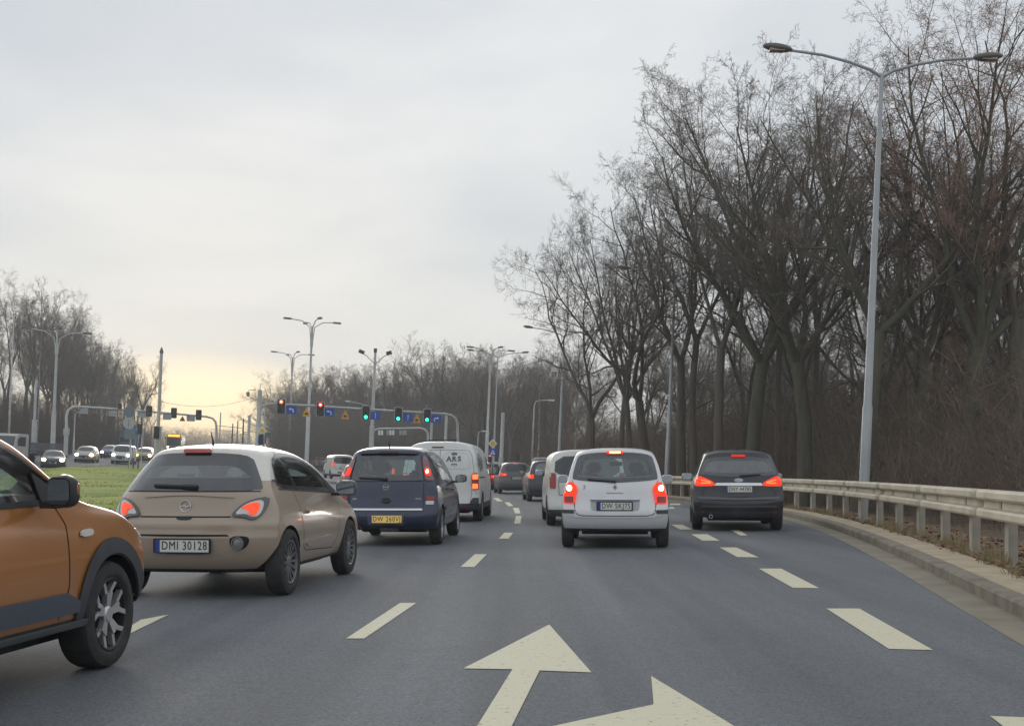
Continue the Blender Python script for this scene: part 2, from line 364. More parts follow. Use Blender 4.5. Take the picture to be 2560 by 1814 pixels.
CONC = mat('concrete', (.36, .295, .205), .9, col2=(.48, .40, .285), nscale=3.0, bump=.3)
GUTTER = mat('gutter_concrete', (.185, .165, .125), .9, col2=(.275, .243, .185), nscale=2.0, bump=.3)
KERBF = mat('kerb_stone', (.165, .145, .115), .9, col2=(.265, .235, .185), nscale=4.0, bump=.3)
def paint_mat():
    m = mat('road_paint', (.62, .59, .46), .7); nt = m.node_tree; n = nt.nodes; l = nt.links; b = n['Principled BSDF']
    tc = n.new('ShaderNodeTexCoord'); a = n.new('ShaderNodeTexNoise'); a.inputs['Scale'].default_value = 22; a.inputs['Detail'].default_value = 8; a.inputs['Roughness'].default_value = .75; l.new(tc.outputs['Object'], a.inputs['Vector'])
    cr = n.new('ShaderNodeValToRGB'); e = cr.color_ramp.elements; e[0].position = .33; e[0].color = (.17, .17, .165, 1); e[1].position = .425; e[1].color = (.66, .62, .46, 1); l.new(a.outputs['Fac'], cr.inputs[0]); l.new(cr.outputs[0], b.inputs['Base Color'])
    return m
RPAINT = paint_mat()

def build_ground():
    xs = sorted(set([-310, -270, -230, -190] + list(range(-160, 121, 5)) + [130, 145, 170, 210, 250, 310]))
    ys = sorted(set([-60, -40, -20] + list(range(-10, 300, 5)) + [310, 330, 360, 400, 460, 540, 640]))
    V = [(x, y, terr(x, y) - (.45 if -62 < x < edge(max(-30, min(y, 400))) + 13 and y < 175 else .02)) for y in ys for x in xs]; n = len(xs)
    Fc = [(j*n+i, j*n+i+1, (j+1)*n+i+1, (j+1)*n+i) for j in range(len(ys)-1) for i in range(n-1)]
    structure(mesh_obj('ground', V, Fc, GROUND, None, True))
build_ground()
def build_road():
    ys = list(np.arange(-12, 60, 2)) + list(np.arange(60, 184, 4)); V = []; Fc = []; n = 0
    us = [0, .04, .08, .12, .16, .2, .25, .3, .35, .4, .45, .5, .55, .6, .65, .7, .75, .8, .85, .9, .95, 1]; n = len(us)
    for y in ys:
        xe = edge(y); xl = -50 - max(0, y-100)*.28
        for u in us: x = xl + (xe - xl) * u; V.append((x, y, lvl(x, y)))
    for j in range(len(ys)-1):
        for i in range(n-1): Fc.append((j*n+i, j*n+i+1, (j+1)*n+i+1, (j+1)*n+i))
    structure(mesh_obj('road', V, Fc, ASPH, None, True))
build_road()
def sweep(name, prof, y0, y1, m, step=1.0, z0=0.0):
    """profile of (offset to the right of the carriageway edge, z) swept along the edge"""
    V = []; Fc = []; k = len(prof); n = int((y1-y0)/step) + 1
    for i in range(n):
        y = y0 + (y1-y0)*i/(n-1); nn, t = edge_n(y); p = Vector((edge(y), y, lvl(edge(y), y)))
        for o, z in prof: V.append(p + nn*o + Vector((0, 0, z + z0)))
    for i in range(n-1):
        for j in range(k-1): Fc.append((i*k+j, i*k+j+1, (i+1)*k+j+1, (i+1)*k+j))
    return mesh_obj(name, V, Fc, m, None, True, 30)
structure(sweep('gutter', [(-.36, .003), (-.35, .006), (0, .004)], -6, 150, GUTTER))
def build_kerb():
    """kerb stones one metre long, laid end to end"""
    k = bpy.data.objects.new('kerb', None); C.objects.link(k); structure(k)
    y = -4.0; i = 0
    while y < 62:
        nn, t = edge_n(y); y2 = y + t.y*.985; V = []; 
        for yy in (y, y2):
            n2, _ = edge_n(yy); p = Vector((edge(yy), yy, lvl(edge(yy), yy)))
            for o, z in ((0, -.05), (.0, .105), (.02, .13 + rnd.uniform(-.004, .004)), (.16, .133), (.16, -.05)): V.append(p + n2*o + Vector((0, 0, z)))
        Fc = [(j, j+1, j+6, j+5) for j in range(4)] + [(4, 3, 2, 1, 0), (5, 6, 7, 8, 9)]
        mesh_obj('kerb_stone', V, Fc, KERBF, k); y = y + t.y; i += 1
build_kerb()
structure(sweep('verge', [(.16, .10), (.17, .137), (.4, .142), (.62, .13), (.75, .0)], -6, 62, CONC, .5))
def forest_floor():
    V = []; Fc = []; offs = (.58, .9, 1.4, 2, 3, 4.5, 6.5, 9, 12, 16, 20); k = len(offs); n = 0; y = -6.0; r = random.Random(3)
    while y < 172:
        nn, t = edge_n(y)
        for o in offs:
            q = Vector((edge(y), y, 0)) + nn*o; zz = .115 if o < .6 else terr(q.x, q.y) + (r.uniform(-.05, .05) if o > 1 else .0)
            V.append((q.x, q.y, max(zz, -.4) if o < 12 else zz - .1*(o-11)))
        n += 1; y += .7 if y < 60 else 3
    for i in range(n-1):
        for j in range(k-1): Fc.append((i*k+j, i*k+j+1, (i+1)*k+j+1, (i+1)*k+j))
    structure(mesh_obj('forest_floor', V, Fc, GROUND, None, True))
    # fallen leaves caught behind the posts
    V = []; Fc = []
    for i in range(9000):
        y = 6 + 40*r.random()**1.5; nn, t = edge_n(y); o = .5 + 3.2*r.random()**1.3; q = Vector((edge(y), y, 0)) + nn*o; z = (.13 if o < .66 else max(terr(q.x, q.y), -.4)) + r.uniform(.015, .05)
        a = r.uniform(0, 6.28); L = r.uniform(.03, .06); c, s_ = math.cos(a)*L, math.sin(a)*L; j = len(V); h = r.uniform(-.02, .03)
        if o < .62 and r.random() < .8: continue
        V += [(q.x-c, q.y-s_, z), (q.x+s_*.6, q.y-c*.6, z+h), (q.x+c, q.y+s_, z+.01), (q.x-s_*.6, q.y+c*.6, z-h*.5)]; Fc.append((j, j+1, j+2, j+3))
    tag(mesh_obj('fallen_leaves', V, Fc, mat('dry_leaf', (.16, .085, .045), .9, col2=(.30, .19, .11), nscale=11)), 'brown fallen leaves lying behind the guardrail posts', 'leaves', kind='stuff')
    V = []; Fc = []
    for i in range(70):
        y = 7 + 34*r.random(); nn, t = edge_n(y); q = Vector((edge(y), y, 0)) + nn*r.uniform(.52, .95)
        for b in range(26):
            a = r.uniform(0, 6.28); j = len(V); L = r.uniform(.06, .22); x0, y0 = q.x + r.gauss(0, .06), q.y + r.gauss(0, .1); lean = r.uniform(.3, 1.1)
            V += [(x0-.006, y0, .12), (x0+.006, y0, .12), (x0+math.cos(a)*L*lean*.6, y0+math.sin(a)*L*lean*.6, .12+L)]; Fc.append((j, j+1, j+2))
    tag(mesh_obj('dry_grass', V, Fc, mat('dry_grass_blade', (.22, .18, .09), .9, col2=(.34, .28, .15), nscale=8)), 'dry grass tufts between the verge and the guardrail posts', 'grass', kind='stuff')
forest_floor()

# markings: each piece of paint is a thin sheet on the asphalt
def marking(name, pts, m=None, raw=False, z=.004):
    P = [Vector((p[0], p[1], 0)) for p in pts] if raw else [gp(*p) for p in pts]
    V = []; bm = bmesh.new(); f = bm.faces.new([bm.verts.new((p.x, p.y, 0)) for p in P]); bmesh.ops.triangulate(bm, faces=[f])
    for v in bm.verts: v.co.z = lvl(v.co.x, v.co.y) + z
    for f in bm.faces:
        f.normal_update()
        if f.normal.z < 0: f.normal_flip()
    me = bpy.data.meshes.new(name); bm.to_mesh(me); bm.free(); me.materials.append(m or RPAINT)
    o = link(bpy.data.objects.new(name, me)); structure(o); return o
for q in ([(865, 1596), (911, 1596), (1041, 1507), (1000, 1507)], [(1151, 1417), (1186, 1417), (1217, 1385), (1187, 1385)], [(1247, 1346), (1272, 1346), (1283, 1331), (1261, 1331)],
          [(1285, 1308), (1301, 1308), (1304, 1289), (1290, 1289)], [(1288, 1283), (1301, 1283), (1297, 1269), (1282, 1269)], [(1271, 1265), (1284, 1264), (1273, 1255), (1261, 1255)],
          [(1244, 1253), (1257, 1252), (1245, 1244), (1232, 1244)], [(1216, 1242), (1228, 1242), (1217, 1238), (1207, 1238)],
          [(2066, 1521), (2148, 1521), (2333, 1625), (2222, 1622)], [(1897, 1421), (1953, 1421), (2048, 1470), (1982, 1469)], [(1799, 1368), (1841, 1368), (1897, 1393), (1843, 1392)],
          [(1728, 1335), (1768, 1335), (1800, 1351), (1756, 1351)], [(1678, 1311), (1706, 1311), (1730, 1323), (1700, 1323)], [(1825, 1324), (1846, 1324), (1869, 1338), (1851, 1338)],
          [(2475, 1790), (2575, 1794), (2700, 1880), (2590, 1880)], [(1675, 1258), (1700, 1258), (1702, 1262), (1675, 1262)], [(1672, 1267), (1683, 1267), (1688, 1271), (1672, 1271)],
          [(422, 1536), (352, 1549), (250, 1612), (300, 1596)]):
    marking('lane_dash', q)
marking('straight_arrow', [(1373, 1561), (1479, 1681), (1349, 1676), (1279, 1816), (1230, 1930), (1130, 1930), (1192, 1816), (1281, 1673), (1158, 1671)])
marking('right_arrow', [(1628, 1690), (1634, 1761), (1383, 1815), (1250, 1900), (1330, 1960), (1480, 1905), (1655, 1875), (1668, 1960), (1880, 1842)])
# dashes of the other lanes, further on and mostly behind the queue
for k in range(9):
    y0 = 30 + k*6.5; x0 = -3.3 - .0009*(y0-20)**2; x1 = -3.3 - .0009*(y0-17)**2
    marking('lane_dash', [(x0-.07, y0), (x0+.07, y0), (x1+.07, y0+3), (x1-.07, y0+3)], raw=True)

# grass island between the carriageways
GRASS = mat('grass_turf', (.16, .22, .03), .95, col2=(.36, .375, .075), nscale=.3, bump=.4, bscale=25)
ISL = [(-10.5, 16), (-10.5, 30), (-13, 48), (-17.5, 66), (-23, 82), (-27.5, 93), (-30.5, 96.5), (-33, 95), (-33.5, 86), (-30.5, 75), (-26.5, 58), (-22.5, 38), (-18, 16)]
def build_island():
    pts = smooth_poly(ISL, 2); bm = bmesh.new(); f = bm.faces.new([bm.verts.new((x, y, 0)) for x, y in ccw(pts)]); bmesh.ops.triangulate(bm, faces=[f])
    for q, st in ((0, 2.0), (1, 2.5)):
        lo, hi = min(p[q] for p in pts), max(p[q] for p in pts); v = lo + st
        while v < hi:
            co = [0, 0, 0]; no = [0, 0, 0]; co[q] = v; no[q] = 1; bmesh.ops.bisect_plane(bm, geom=bm.verts[:] + bm.edges[:] + bm.faces[:], plane_co=co, plane_no=no); v += st
    for v in bm.verts: v.co.z = lvl(v.co.x, v.co.y) + .14 + (0 if v.is_boundary else .05 + .06*math.sin(v.co.x*1.1)*math.cos(v.co.y*.7))
    o = bm_obj('grass_island', bm, GRASS, None, True, 60); structure(o)
    V = []; Fc = []; n = len(pts); kp = ((0, -.06), (0, .13), (.14, .14), (.16, .10))
    c = Vector((sum(p[0] for p in pts)/n, sum(p[1] for p in pts)/n, 0))
    for i in range(n):
        a, b = Vector((*pts[i-1], 0)), Vector((*pts[(i+1) % n], 0)); t = (b-a).normalized(); nn = Vector((-t.y, t.x, 0))
        if nn.dot(c - Vector((*pts[i], 0))) > 0: nn = -nn
        for o_, z in kp: p = Vector((*pts[i], 0)) + nn*(.15 - o_); V.append((p.x, p.y, lvl(p.x, p.y) + z))
    for i in range(n):
        for j in range(3): Fc.append((i*4+j, i*4+j+1, ((i+1) % n)*4+j+1, ((i+1) % n)*4+j))
    structure(mesh_obj('island_kerb', V, Fc, KERBF))
    # grass blades in small tufts over the part in view
    V = []; Fc = []
    from mathutils.geometry import intersect_point_tri_2d
    def inside(x, y):
        r = False; j = len(pts)-1
        for i in range(len(pts)):
            if (pts[i][1] > y) != (pts[j][1] > y) and x < (pts[j][0]-pts[i][0])*(y-pts[i][1])/(pts[j][1]-pts[i][1]) + pts[i][0]: r = not r
            j = i
        return r
    k = 0
    while k < 12000:
        x, y = rnd.uniform(-34, -10), rnd.uniform(24, 97)
        if not inside(x, y): continue
        k += 1; z = lvl(x, y) + .14; h = rnd.uniform(.04, .10); a = rnd.uniform(0, 6.28); w = .03
        dx, dy = math.cos(a)*w, math.sin(a)*w; i = len(V)
        V += [(x-dx, y-dy, z), (x+dx, y+dy, z), (x+rnd.uniform(-.06, .06), y+rnd.uniform(-.06, .06), z+h)]; Fc.append((i, i+1, i+2))
    g = mesh_obj('grass', V, Fc, mat('grass_blade', (.20, .26, .04), .9, col2=(.34, .37, .075), nscale=.5)); tag(g, 'short green grass on the island between the carriageways', 'grass', kind='stuff')
build_island()

# guardrail: steel W-beam on posts behind the verge
GALV = mat('galvanised_steel', (.45, .405, .31), .62, .05, col2=(.60, .545, .425), nscale=1.6)
GALVP = mat('post_steel', (.32, .305, .255), .7, .1, col2=(.45, .42, .35), nscale=3.5)
def guardrail():
    g = thing('guardrail', 'long steel guardrail with twin ridges along the outside of the bend', 'guardrail', (0, 0, 0))
    prof = [(.10, .615), (.02, .625), (.0, .65), (.0, .715), (.02, .74), (.09, .755), (.09, .84), (.02, .855), (.0, .88), (.0, .945), (.02, .97), (.10, .98)]
    base = .70; y = 3.0; 
    while y < 60:
        nn, t = edge_n(y); y2 = y + 4*t.y; V = []; Fc = []; k = len(prof); N = 8
        for i in range(N+1):
            yy = y - .06 + (y2 + .06 - y + .06)*i/N; n2, _ = edge_n(yy); p = Vector((edge(yy), yy, lvl(edge(yy), yy)))
            for o, z in prof: V.append(p + n2*(base + o - .004*(i == 0)) + Vector((0, 0, z)))
        for i in range(N):
            for j in range(k-1): Fc.append((i*k+j, i*k+j+1, (i+1)*k+j+1, (i+1)*k+j))
        o = mesh_obj('rail_beam', V, Fc, GALV, g, True, 24); md = o.modifiers.new('s', 'SOLIDIFY'); md.thickness = .004
        y = y2
    y = 4.0
    while y < 60:
        nn, t = edge_n(y); p = Vector((edge(y), y, lvl(edge(y), y))) + nn*(base + .16); rot = Matrix.Rotation(math.atan2(-t.x, t.y), 3, 'Z')
        m = MB().box((0, 0, .38), (.008, .2, 1.1)).box((.05, -.096, .38), (.10, .008, 1.1)).box((.05, .096, .38), (.10, .008, 1.1)).box((-.04, 0, .80), (.08, .12, .16)).box((-.075, 0, .80), (.012, .03, .03))
        o = m.build('rail_post', GALVP, g); o.location = p; o.rotation_euler = rot.to_euler(); y += 2.0*t.y
guardrail()
# ---------------------------------------------------------------- vehicles: generators
U_G = [-1, -.95, -.84, -.66, -.44, -.2, 0, .2, .44, .66, .84, .95, 1]
V_G = [0, .012, .035, .07, .11, .15, .19, .23, .28, .33, .38, .43, .48, .53, .58, .63, .68, .73, .78, .83, .88, .92, .955, .98, 1]
def shape(kind, L, H, W, **kw):
    """profile tables (metres) of a body kind; keyword tables override"""
    if kind == 'hatch':
        s = dict(top=[(0, .93*H), (.09*L, .972*H), (.2*L, .995*H), (.4*L, H), (.55*L, .968*H), (.63*L, .91*H), (.80*L, .665*H), (.94*L, .575*H), (L, .46*H)],
                 yr=[(.14*H, .10), (.22*H, .02), (.33*H, 0), (.45*H, .02), (.5*H, .06), (.62*H, .09), (.67*H, .12), (.97*H, .38)],
                 hw=[(.12*H, .93), (.2*H, .98), (.36*H, 1.0), (.55*H, .985), (.64*H, .95), (.70*H, .90), (.85*H, .82), (.95*H, .73), (H, .68)])
    elif kind == 'van':
        s = dict(top=[(0, .95*H), (.03*L, .975*H), (.10*L, .995*H), (.5*L, H), (.70*L, .985*H), (.76*L, .945*H), (.88*L, .60*H), (.97*L, .5*H), (L, .4*H)],
                 yr=[(.12*H, .06), (.2*H, 0), (.28*H, 0), (.31*H, .05), (.55*H, .06), (.97*H, .16)],
                 hw=[(.11*H, .94), (.2*H, .99), (.35*H, 1.0), (.55*H, .985), (.62*H, .965), (.9*H, .90), (.97*H, .83), (H, .78)])
    elif kind == 'sedan':
        s = dict(top=[(0, .62*H), (.05*L, .665*H), (.15*L, .69*H), (.30*L, .94*H), (.40*L, H), (.53*L, .985*H), (.61*L, .92*H), (.77*L, .67*H), (.94*L, .575*H), (L, .46*H)],
                 yr=[(.14*H, .10), (.22*H, .02), (.35*H, 0), (.45*H, .02), (.62*H, .07)],
                 hw=[(.12*H, .93), (.2*H, .98), (.36*H, 1.0), (.55*H, .985), (.64*H, .95), (.70*H, .88), (.85*H, .78), (.95*H, .70), (H, .66)])
    elif kind == 'truck':
        s = dict(top=[(0, .96*H), (.06*L, H), (.7*L, H), (.85*L, .97*H), (.93*L, .60*H), (.98*L, .5*H), (L, .42*H)],
                 yr=[(.15*H, .03), (.3*H, 0), (.97*H, .03)], hw=[(.15*H, .96), (.3*H, 1), (.6*H, 1), (.9*H, .93), (H, .86)])
    s['yf'] = [(.12*H, L-.22), (.2*H, L-.05), (.32*H, L), (.42*H, L-.02), (.5*H, L-.07), (.6*H, L-.22)]
    s.update(kind=kind, L=L, H=H, W=W, zb=.125*H, cr=.20, cf=.34, rr=.05, crown=.02, plan=.035, lev=[0, .05, .12, .2, .29, .38, .46, .53, .6, .66, .72, .79, .86, .92, .965, 1])
    s.update(kw); return s
def body_mesh(sp, sub=1):
    L, H, W, zb = sp['L'], sp['H'], sp['W'], sp['zb']; lev = sp['lev']
    def P(i, j, k):
        u, v, w = U_G[i], V_G[j], lev[k]
        z = zb + w * (H - zb); y = v * L
        for _ in range(5):
            a, b = interp(sp['yr'], z), interp(sp['yf'], z); y = a + v * (b - a)
            z = zb + w * (interp(sp['top'], y) - zb)
        au = abs(u); hw = interp(sp['hw'], z) * W
        q = abs(y - L*.5) / (L*.5); pl = 1 - sp['plan'] * q**3
        yy = y + sp['cr'] * au**4 * (1-v)**9 - sp['cf'] * au**3.2 * v**7
        zz = z - (sp['crown'] * au*au + sp['rr'] * au**5) * w**5
        return (u * hw * pl, yy, zz)
    I, J, K = len(U_G)-1, len(V_G)-1, len(lev)-1
    V = []; ix = {}; Fc = []
    def vid(i, j, k):
        if (i, j, k) not in ix: ix[(i, j, k)] = len(V); V.append(P(i, j, k))
        return ix[(i, j, k)]
    for i in range(I):
        for j in range(J):
            Fc.append((vid(i,j,0), vid(i,j+1,0), vid(i+1,j+1,0), vid(i+1,j,0))); Fc.append((vid(i,j,K), vid(i+1,j,K), vid(i+1,j+1,K), vid(i,j+1,K)))
        for k in range(K):
            Fc.append((vid(i,0,k), vid(i+1,0,k), vid(i+1,0,k+1), vid(i,0,k+1))); Fc.append((vid(i,J,k), vid(i,J,k+1), vid(i+1,J,k+1), vid(i+1,J,k)))
    for j in range(J):
        for k in range(K):
            Fc.append((vid(0,j,k), vid(0,j,k+1), vid(0,j+1,k+1), vid(0,j+1,k))); Fc.append((vid(I,j,k), vid(I,j+1,k), vid(I,j+1,k+1), vid(I,j,k+1)))
    me = bpy.data.meshes.new('body'); me.from_pydata(V, [], Fc); me.update()
    if sub:
        o = bpy.data.objects.new('body', me); C.objects.link(o); md = o.modifiers.new('s', 'SUBSURF'); md.levels = sub; md.render_levels = sub
        dg = bpy.context.evaluated_depsgraph_get(); me2 = bpy.data.meshes.new_from_object(o.evaluated_get(dg)); bpy.data.objects.remove(o); me = me2
    return me
class Car:
    def __init__(s, name, label, sp, body_mat, loc, heading, group=None, lower=None, roof=None, sub=1, z=0.0, tilt=False, cat='car', axles=None, wr=.315):
        """loc = ground point under the middle of the rear bumper; heading in degrees, positive = to the right"""
        s.sp = sp; s.root = thing(name, label, cat, (loc[0], loc[1], loc[2] if len(loc) > 2 else 0), R(-heading), group, lean=tilt)
        s.me = body_mesh(sp, sub)
        bm = bmesh.new(); bm.from_mesh(s.me)
        s.bvh = BVHTree.FromBMesh(bm)
        for zc in ([lower[0]] if lower else []) + ([roof[0]] if roof else []):
            bmesh.ops.bisect_plane(bm, geom=bm.verts[:] + bm.edges[:] + bm.faces[:], plane_co=(0, 0, zc), plane_no=(0, 0, 1))
        for f in bm.faces:
            c = f.calc_center_median(); f.material_index = 0
            if lower and c.z < lower[0]: f.material_index = 2
            if roof and c.z > roof[0]: f.material_index = 3
            if c.z < sp['zb'] + .02: f.material_index = 1
        s.me.materials.clear(); bm.to_mesh(s.me); bm.free()
        for m in (body_mat, BLACK, lower[1] if lower else body_mat, roof[1] if roof else body_mat): s.me.materials.append(m)
        s.paint = body_mat; s.cut = []; s.wr = wr
        s.axles = axles or (.17 * sp['L'], .80 * sp['L'])
        s.openings = []
    # --- cutting
    def arches(s, r=None, depth=.30):
        r = r or s.wr + .045; m = MB(); sp = s.sp
        for y in s.axles:
            for sd in (-1, 1):
                hw = sp['W'] + .15
                pts = [(y + r*math.cos(a), s.wr + r*math.sin(a)) for a in [2*math.pi*k/32 for k in range(32)]]
                m.prism(pts, 'x', sd*hw, sd*(hw - depth - .15))
        s.cut.append(m)
    def open_rear(s, pts, y0=-.5, y1=None): m = MB(); m.prism(pts, 'y', y0, y1 if y1 is not None else s.sp['L'] + .5); s.cut.append(m)
    def open_side(s, pts): m = MB(); m.prism(pts, 'x', -2, 2); s.cut.append(m)
    def finish(s):
        o = bpy.data.objects.new('body', s.me); C.objects.link(o); cs = []
        for m in s.cut:
            c = m.build('cutter', None); c.data.materials.append(s.paint); c.data.materials.append(BLACK)
            c.data.polygons.foreach_set('material_index', [1] * len(c.data.polygons)); cs.append(c)
            md = o.modifiers.new('b', 'BOOLEAN'); md.operation = 'DIFFERENCE'; md.object = c; md.solver = 'EXACT'
        if cs:
            dg = bpy.context.evaluated_depsgraph_get(); me = bpy.data.meshes.new_from_object(o.evaluated_get(dg)); me.name = 'body'
            o.modifiers.clear(); o.data = me
            for c in cs: bpy.data.objects.remove(c)
            while len(o.data.materials) > 4: o.data.materials.pop(index=len(o.data.materials) - 1)
        o.data.polygons.foreach_set('use_smooth', [True] * len(o.data.polygons)); o.data.set_sharp_from_angle(angle=R(32))
        o.parent = s.root; s.body = o; sp = s.sp; zt = sp['zb'] + .01
        MB().prism([(.75, zt - .05), (1.0, .18), (sp['L'] - .9, .18), (sp['L'] - .5, zt - .04), (sp['L'] - .5, zt), (.75, zt)], 'x', -sp['W']*.62, sp['W']*.62).build('underbody_light_block', BLACK, s.root)  # underbody parts as one low block, added to keep light out beneath the car
        return s
    # --- surface pieces laid on the bodywork
    def _ray(s, a, b, ax):
        L = s.sp['L']
        if ax == 'rear': o, d = Vector((a, -3, b)), Vector((0, 1, 0))
        elif ax == 'front': o, d = Vector((a, L+3, b)), Vector((0, -1, 0))
        elif ax == 'right': o, d = Vector((4, a, b)), Vector((-1, 0, 0))
        elif ax == 'left': o, d = Vector((-4, a, b)), Vector((1, 0, 0))
        elif ax == 'top': o, d = Vector((a, b, 6)), Vector((0, 0, -1))
        h = s.bvh.ray_cast(o, d)
        if h[0] is None:
            mid = o + d * ((3 + (.2 if ax in ('rear', 'front') else 3)))
            q = s.bvh.find_nearest(mid); return q[0], d
        return h[0], d
    def panel(s, name, pts, m, ax='rear', off=.004, step=.07, thick=0.0, parent=None, smooth=True):
        bm = bmesh.new(); f = bm.faces.new([bm.verts.new((a, b, 0)) for a, b in pts])
        bmesh.ops.triangulate(bm, faces=[f])
        for q in (0, 1):
            lo, hi = min(p[q] for p in pts), max(p[q] for p in pts); n = int((hi - lo) / step)
            for i in range(1, n + 1):
                co = [0, 0, 0]; no = [0, 0, 0]; co[q] = lo + (hi-lo) * i / (n+1); no[q] = 1
                bmesh.ops.bisect_plane(bm, geom=bm.verts[:] + bm.edges[:] + bm.faces[:], plane_co=co, plane_no=no)
        bmesh.ops.remove_doubles(bm, verts=bm.verts, dist=1e-5)
        for v in bm.verts:
            h, d = s._ray(v.co.x, v.co.y, ax); v.co = h - d * off
        if thick:
            ge = bmesh.ops.extrude_face_region(bm, geom=bm.faces[:])
            d = s._ray(0, .5, ax)[1]
            for v in ge['geom']:
                if isinstance(v, bmesh.types.BMVert): v.co -= d * thick
        o = bm_obj(name, bm, m, parent or s.root, smooth, 30)
        return o
    def ring(s, name, outer, inner, m, ax='rear', off=.003, sub=3, parent=None, closed=True):
        """band between two outlines with the same number of points"""
        o2, i2 = [], []; m_ = len(outer)
        for k in range(m_ if closed else m_ - 1):
            a, b, p, q = outer[k], outer[(k+1) % m_], inner[k], inner[(k+1) % m_]; w = max(1, int(math.hypot(b[0]-a[0], b[1]-a[1]) / .05))
            for t in range(w):
                f = t/w; o2.append((a[0]+(b[0]-a[0])*f, a[1]+(b[1]-a[1])*f)); i2.append((p[0]+(q[0]-p[0])*f, p[1]+(q[1]-p[1])*f))
        if not closed: o2.append(outer[-1]); i2.append(inner[-1])
        outer, inner = o2, i2; sub = max(sub, int(math.hypot(outer[0][0]-inner[0][0], outer[0][1]-inner[0][1]) / .04))
        n = len(outer); V = []; Fc = []
        for k in range(n):
            for t in range(sub + 1):
                q = t / sub; a = outer[k][0]*(1-q) + inner[k][0]*q; b = outer[k][1]*(1-q) + inner[k][1]*q
                h, d = s._ray(a, b, ax); V.append(h - d * off)
        for k in range(n if closed else n - 1):
            for t in range(sub):
                a0 = k*(sub+1)+t; b0 = ((k+1) % n)*(sub+1)+t; Fc.append((a0, a0+1, b0+1, b0))
        return mesh_obj(name, V, Fc, m, parent or s.root, True)
    def line(s, name, pts, w, m=None, ax='rear', off=.0025, step=.05, parent=None):
        P = []
        for i in range(len(pts)-1):
            a, b = Vector(pts[i]), Vector(pts[i+1]); n = max(1, int((b-a).length / step))
            P += [a + (b-a)*k/n for k in range(n)]
        P.append(Vector(pts[-1])); V = []; Fc = []
        for i, p in enumerate(P):
            t = (P[min(i+1, len(P)-1)] - P[max(0, i-1)]).normalized(); nrm = Vector((-t.y, t.x)) * w / 2
            for q in (p + nrm, p - nrm): h, d = s._ray(q.x, q.y, ax); V.append(h - d * off)
        for i in range(len(P)-1): Fc.append((2*i, 2*i+1, 2*i+3, 2*i+2))
        return mesh_obj(name, V, Fc, m or SEAM, parent or s.root, True)
    def both(s, fn, name, pts, m, **k):
        return fn(name, pts, m, **k), fn(name, mirror(pts), m, **k)
    def window(s, pts, ax, gl=None, inset=.035, off=.007, name='window', frit=FRIT, sub=2):
        """frit band plus pane over an opening; the opening itself is cut by the caller with the inset outline"""
        inner = inset_poly(pts, inset)
        r = s.ring(name, pts, inner, frit, ax, off, sub)
        if gl: s.panel('pane', inner, gl, ax, off - .001, .06, parent=r)
        return r, inner
    def wheel(s, y, side, r=None, w=.2, style='spoke', x=None, n=5, m=ALLOY):
        r = r or s.wr; x = x if x is not None else s.sp['W'] - .015
        e = bpy.data.objects.new('wheel', None); link(e, s.root); e.location = (side * (x - w/2), y, r); e.rotation_euler = (0, 0, 0 if side > 0 else math.pi); e.empty_display_size = .1
        key = ('wheel', round(r, 3), w, style, n, m.name)
        if key not in WHEELS:
            h = w / 2; rr = r * .69
            t = MB().lathe([(-h*.8, rr), (-h, rr+.02), (-h, r-.045), (-h*.86, r-.012), (-h*.6, r), (h*.6, r), (h*.86, r-.012), (h, r-.045), (h*1.02, r-.075), (h, rr+.015), (h*.85, rr), (h*.7, rr)], 40)
            tb = t.build('tyre', RUBBER, None, True)
            b = MB().lathe([(h*.86, rr+.004), (h*.93, rr-.008), (h*.8, rr-.022), (-h*.3, rr-.03), (-h*.35, .05), (-h*.35, .001)], 36)
            bb = b.build('rim', BLACK if style != 'cap' else m, None, True)
            sm = MB()
            if style == 'cap':
                sm.lathe([(h*.86, rr-.004), (h*.95, rr-.03), (h*.8, rr*.55), (h*.95, rr*.3), (h*.98, .001)], 30)
            elif style == 'vspoke':
                for k in range(n):
                    a = 2*math.pi*k/n + R(90)
                    for dv in (-1, 1):
                        for ra, rb, sa, sb, wd in ((.045, rr*.60, dv*R(5), dv*R(9), .034), (rr*.55, rr-.012, dv*R(9), dv*R(21), .03)):
                            p, q = Vector((0, ra*math.cos(a+sa), ra*math.sin(a+sa))), Vector((0, rb*math.cos(a+sb), rb*math.sin(a+sb)))
                            d = (q-p).normalized(); nn = Vector((1, 0, 0)).cross(d); i = len(sm.V)
                            for pt, xx in ((p, h*.72), (q, h*.84)):
                                for sg in (-1, 1):
                                    for dp in (-.035, 0): sm.V.append(pt + nn*sg*wd/2 + Vector((xx+dp, 0, 0)))
                            sm.F += [(i+1, i+3, i+7, i+5), (i, i+4, i+6, i+2), (i, i+1, i+5, i+4), (i+2, i+6, i+7, i+3), (i+4, i+5, i+7, i+6), (i, i+2, i+3, i+1)]
                sm.lathe([(h*.80, .001), (h*.80, .04), (h*.7, .058), (h*.4, .06)], 20)
            else:
                for k in range(n):
                    a = 2*math.pi*k/n; p, q = Vector((0, .04*math.cos(a), .04*math.sin(a))), Vector((0, (rr-.012)*math.cos(a), (rr-.012)*math.sin(a)))
                    d = (q-p).normalized(); nn = Vector((1, 0, 0)).cross(d); i = len(sm.V)
                    for pt, xx, wd in ((p, h*.62, .03 if n > 7 else .06), (q, h*.84, .02 if n > 7 else .07)):
                        for sg in (-1, 1):
                            for dp in (-.03, 0): sm.V.append(pt + nn*sg*wd/2 + Vector((xx+dp, 0, 0)))
                    sm.F += [(i+1, i+3, i+7, i+5), (i, i+4, i+6, i+2), (i, i+1, i+5, i+4), (i+2, i+6, i+7, i+3), (i+4, i+5, i+7, i+6), (i, i+2, i+3, i+1)]
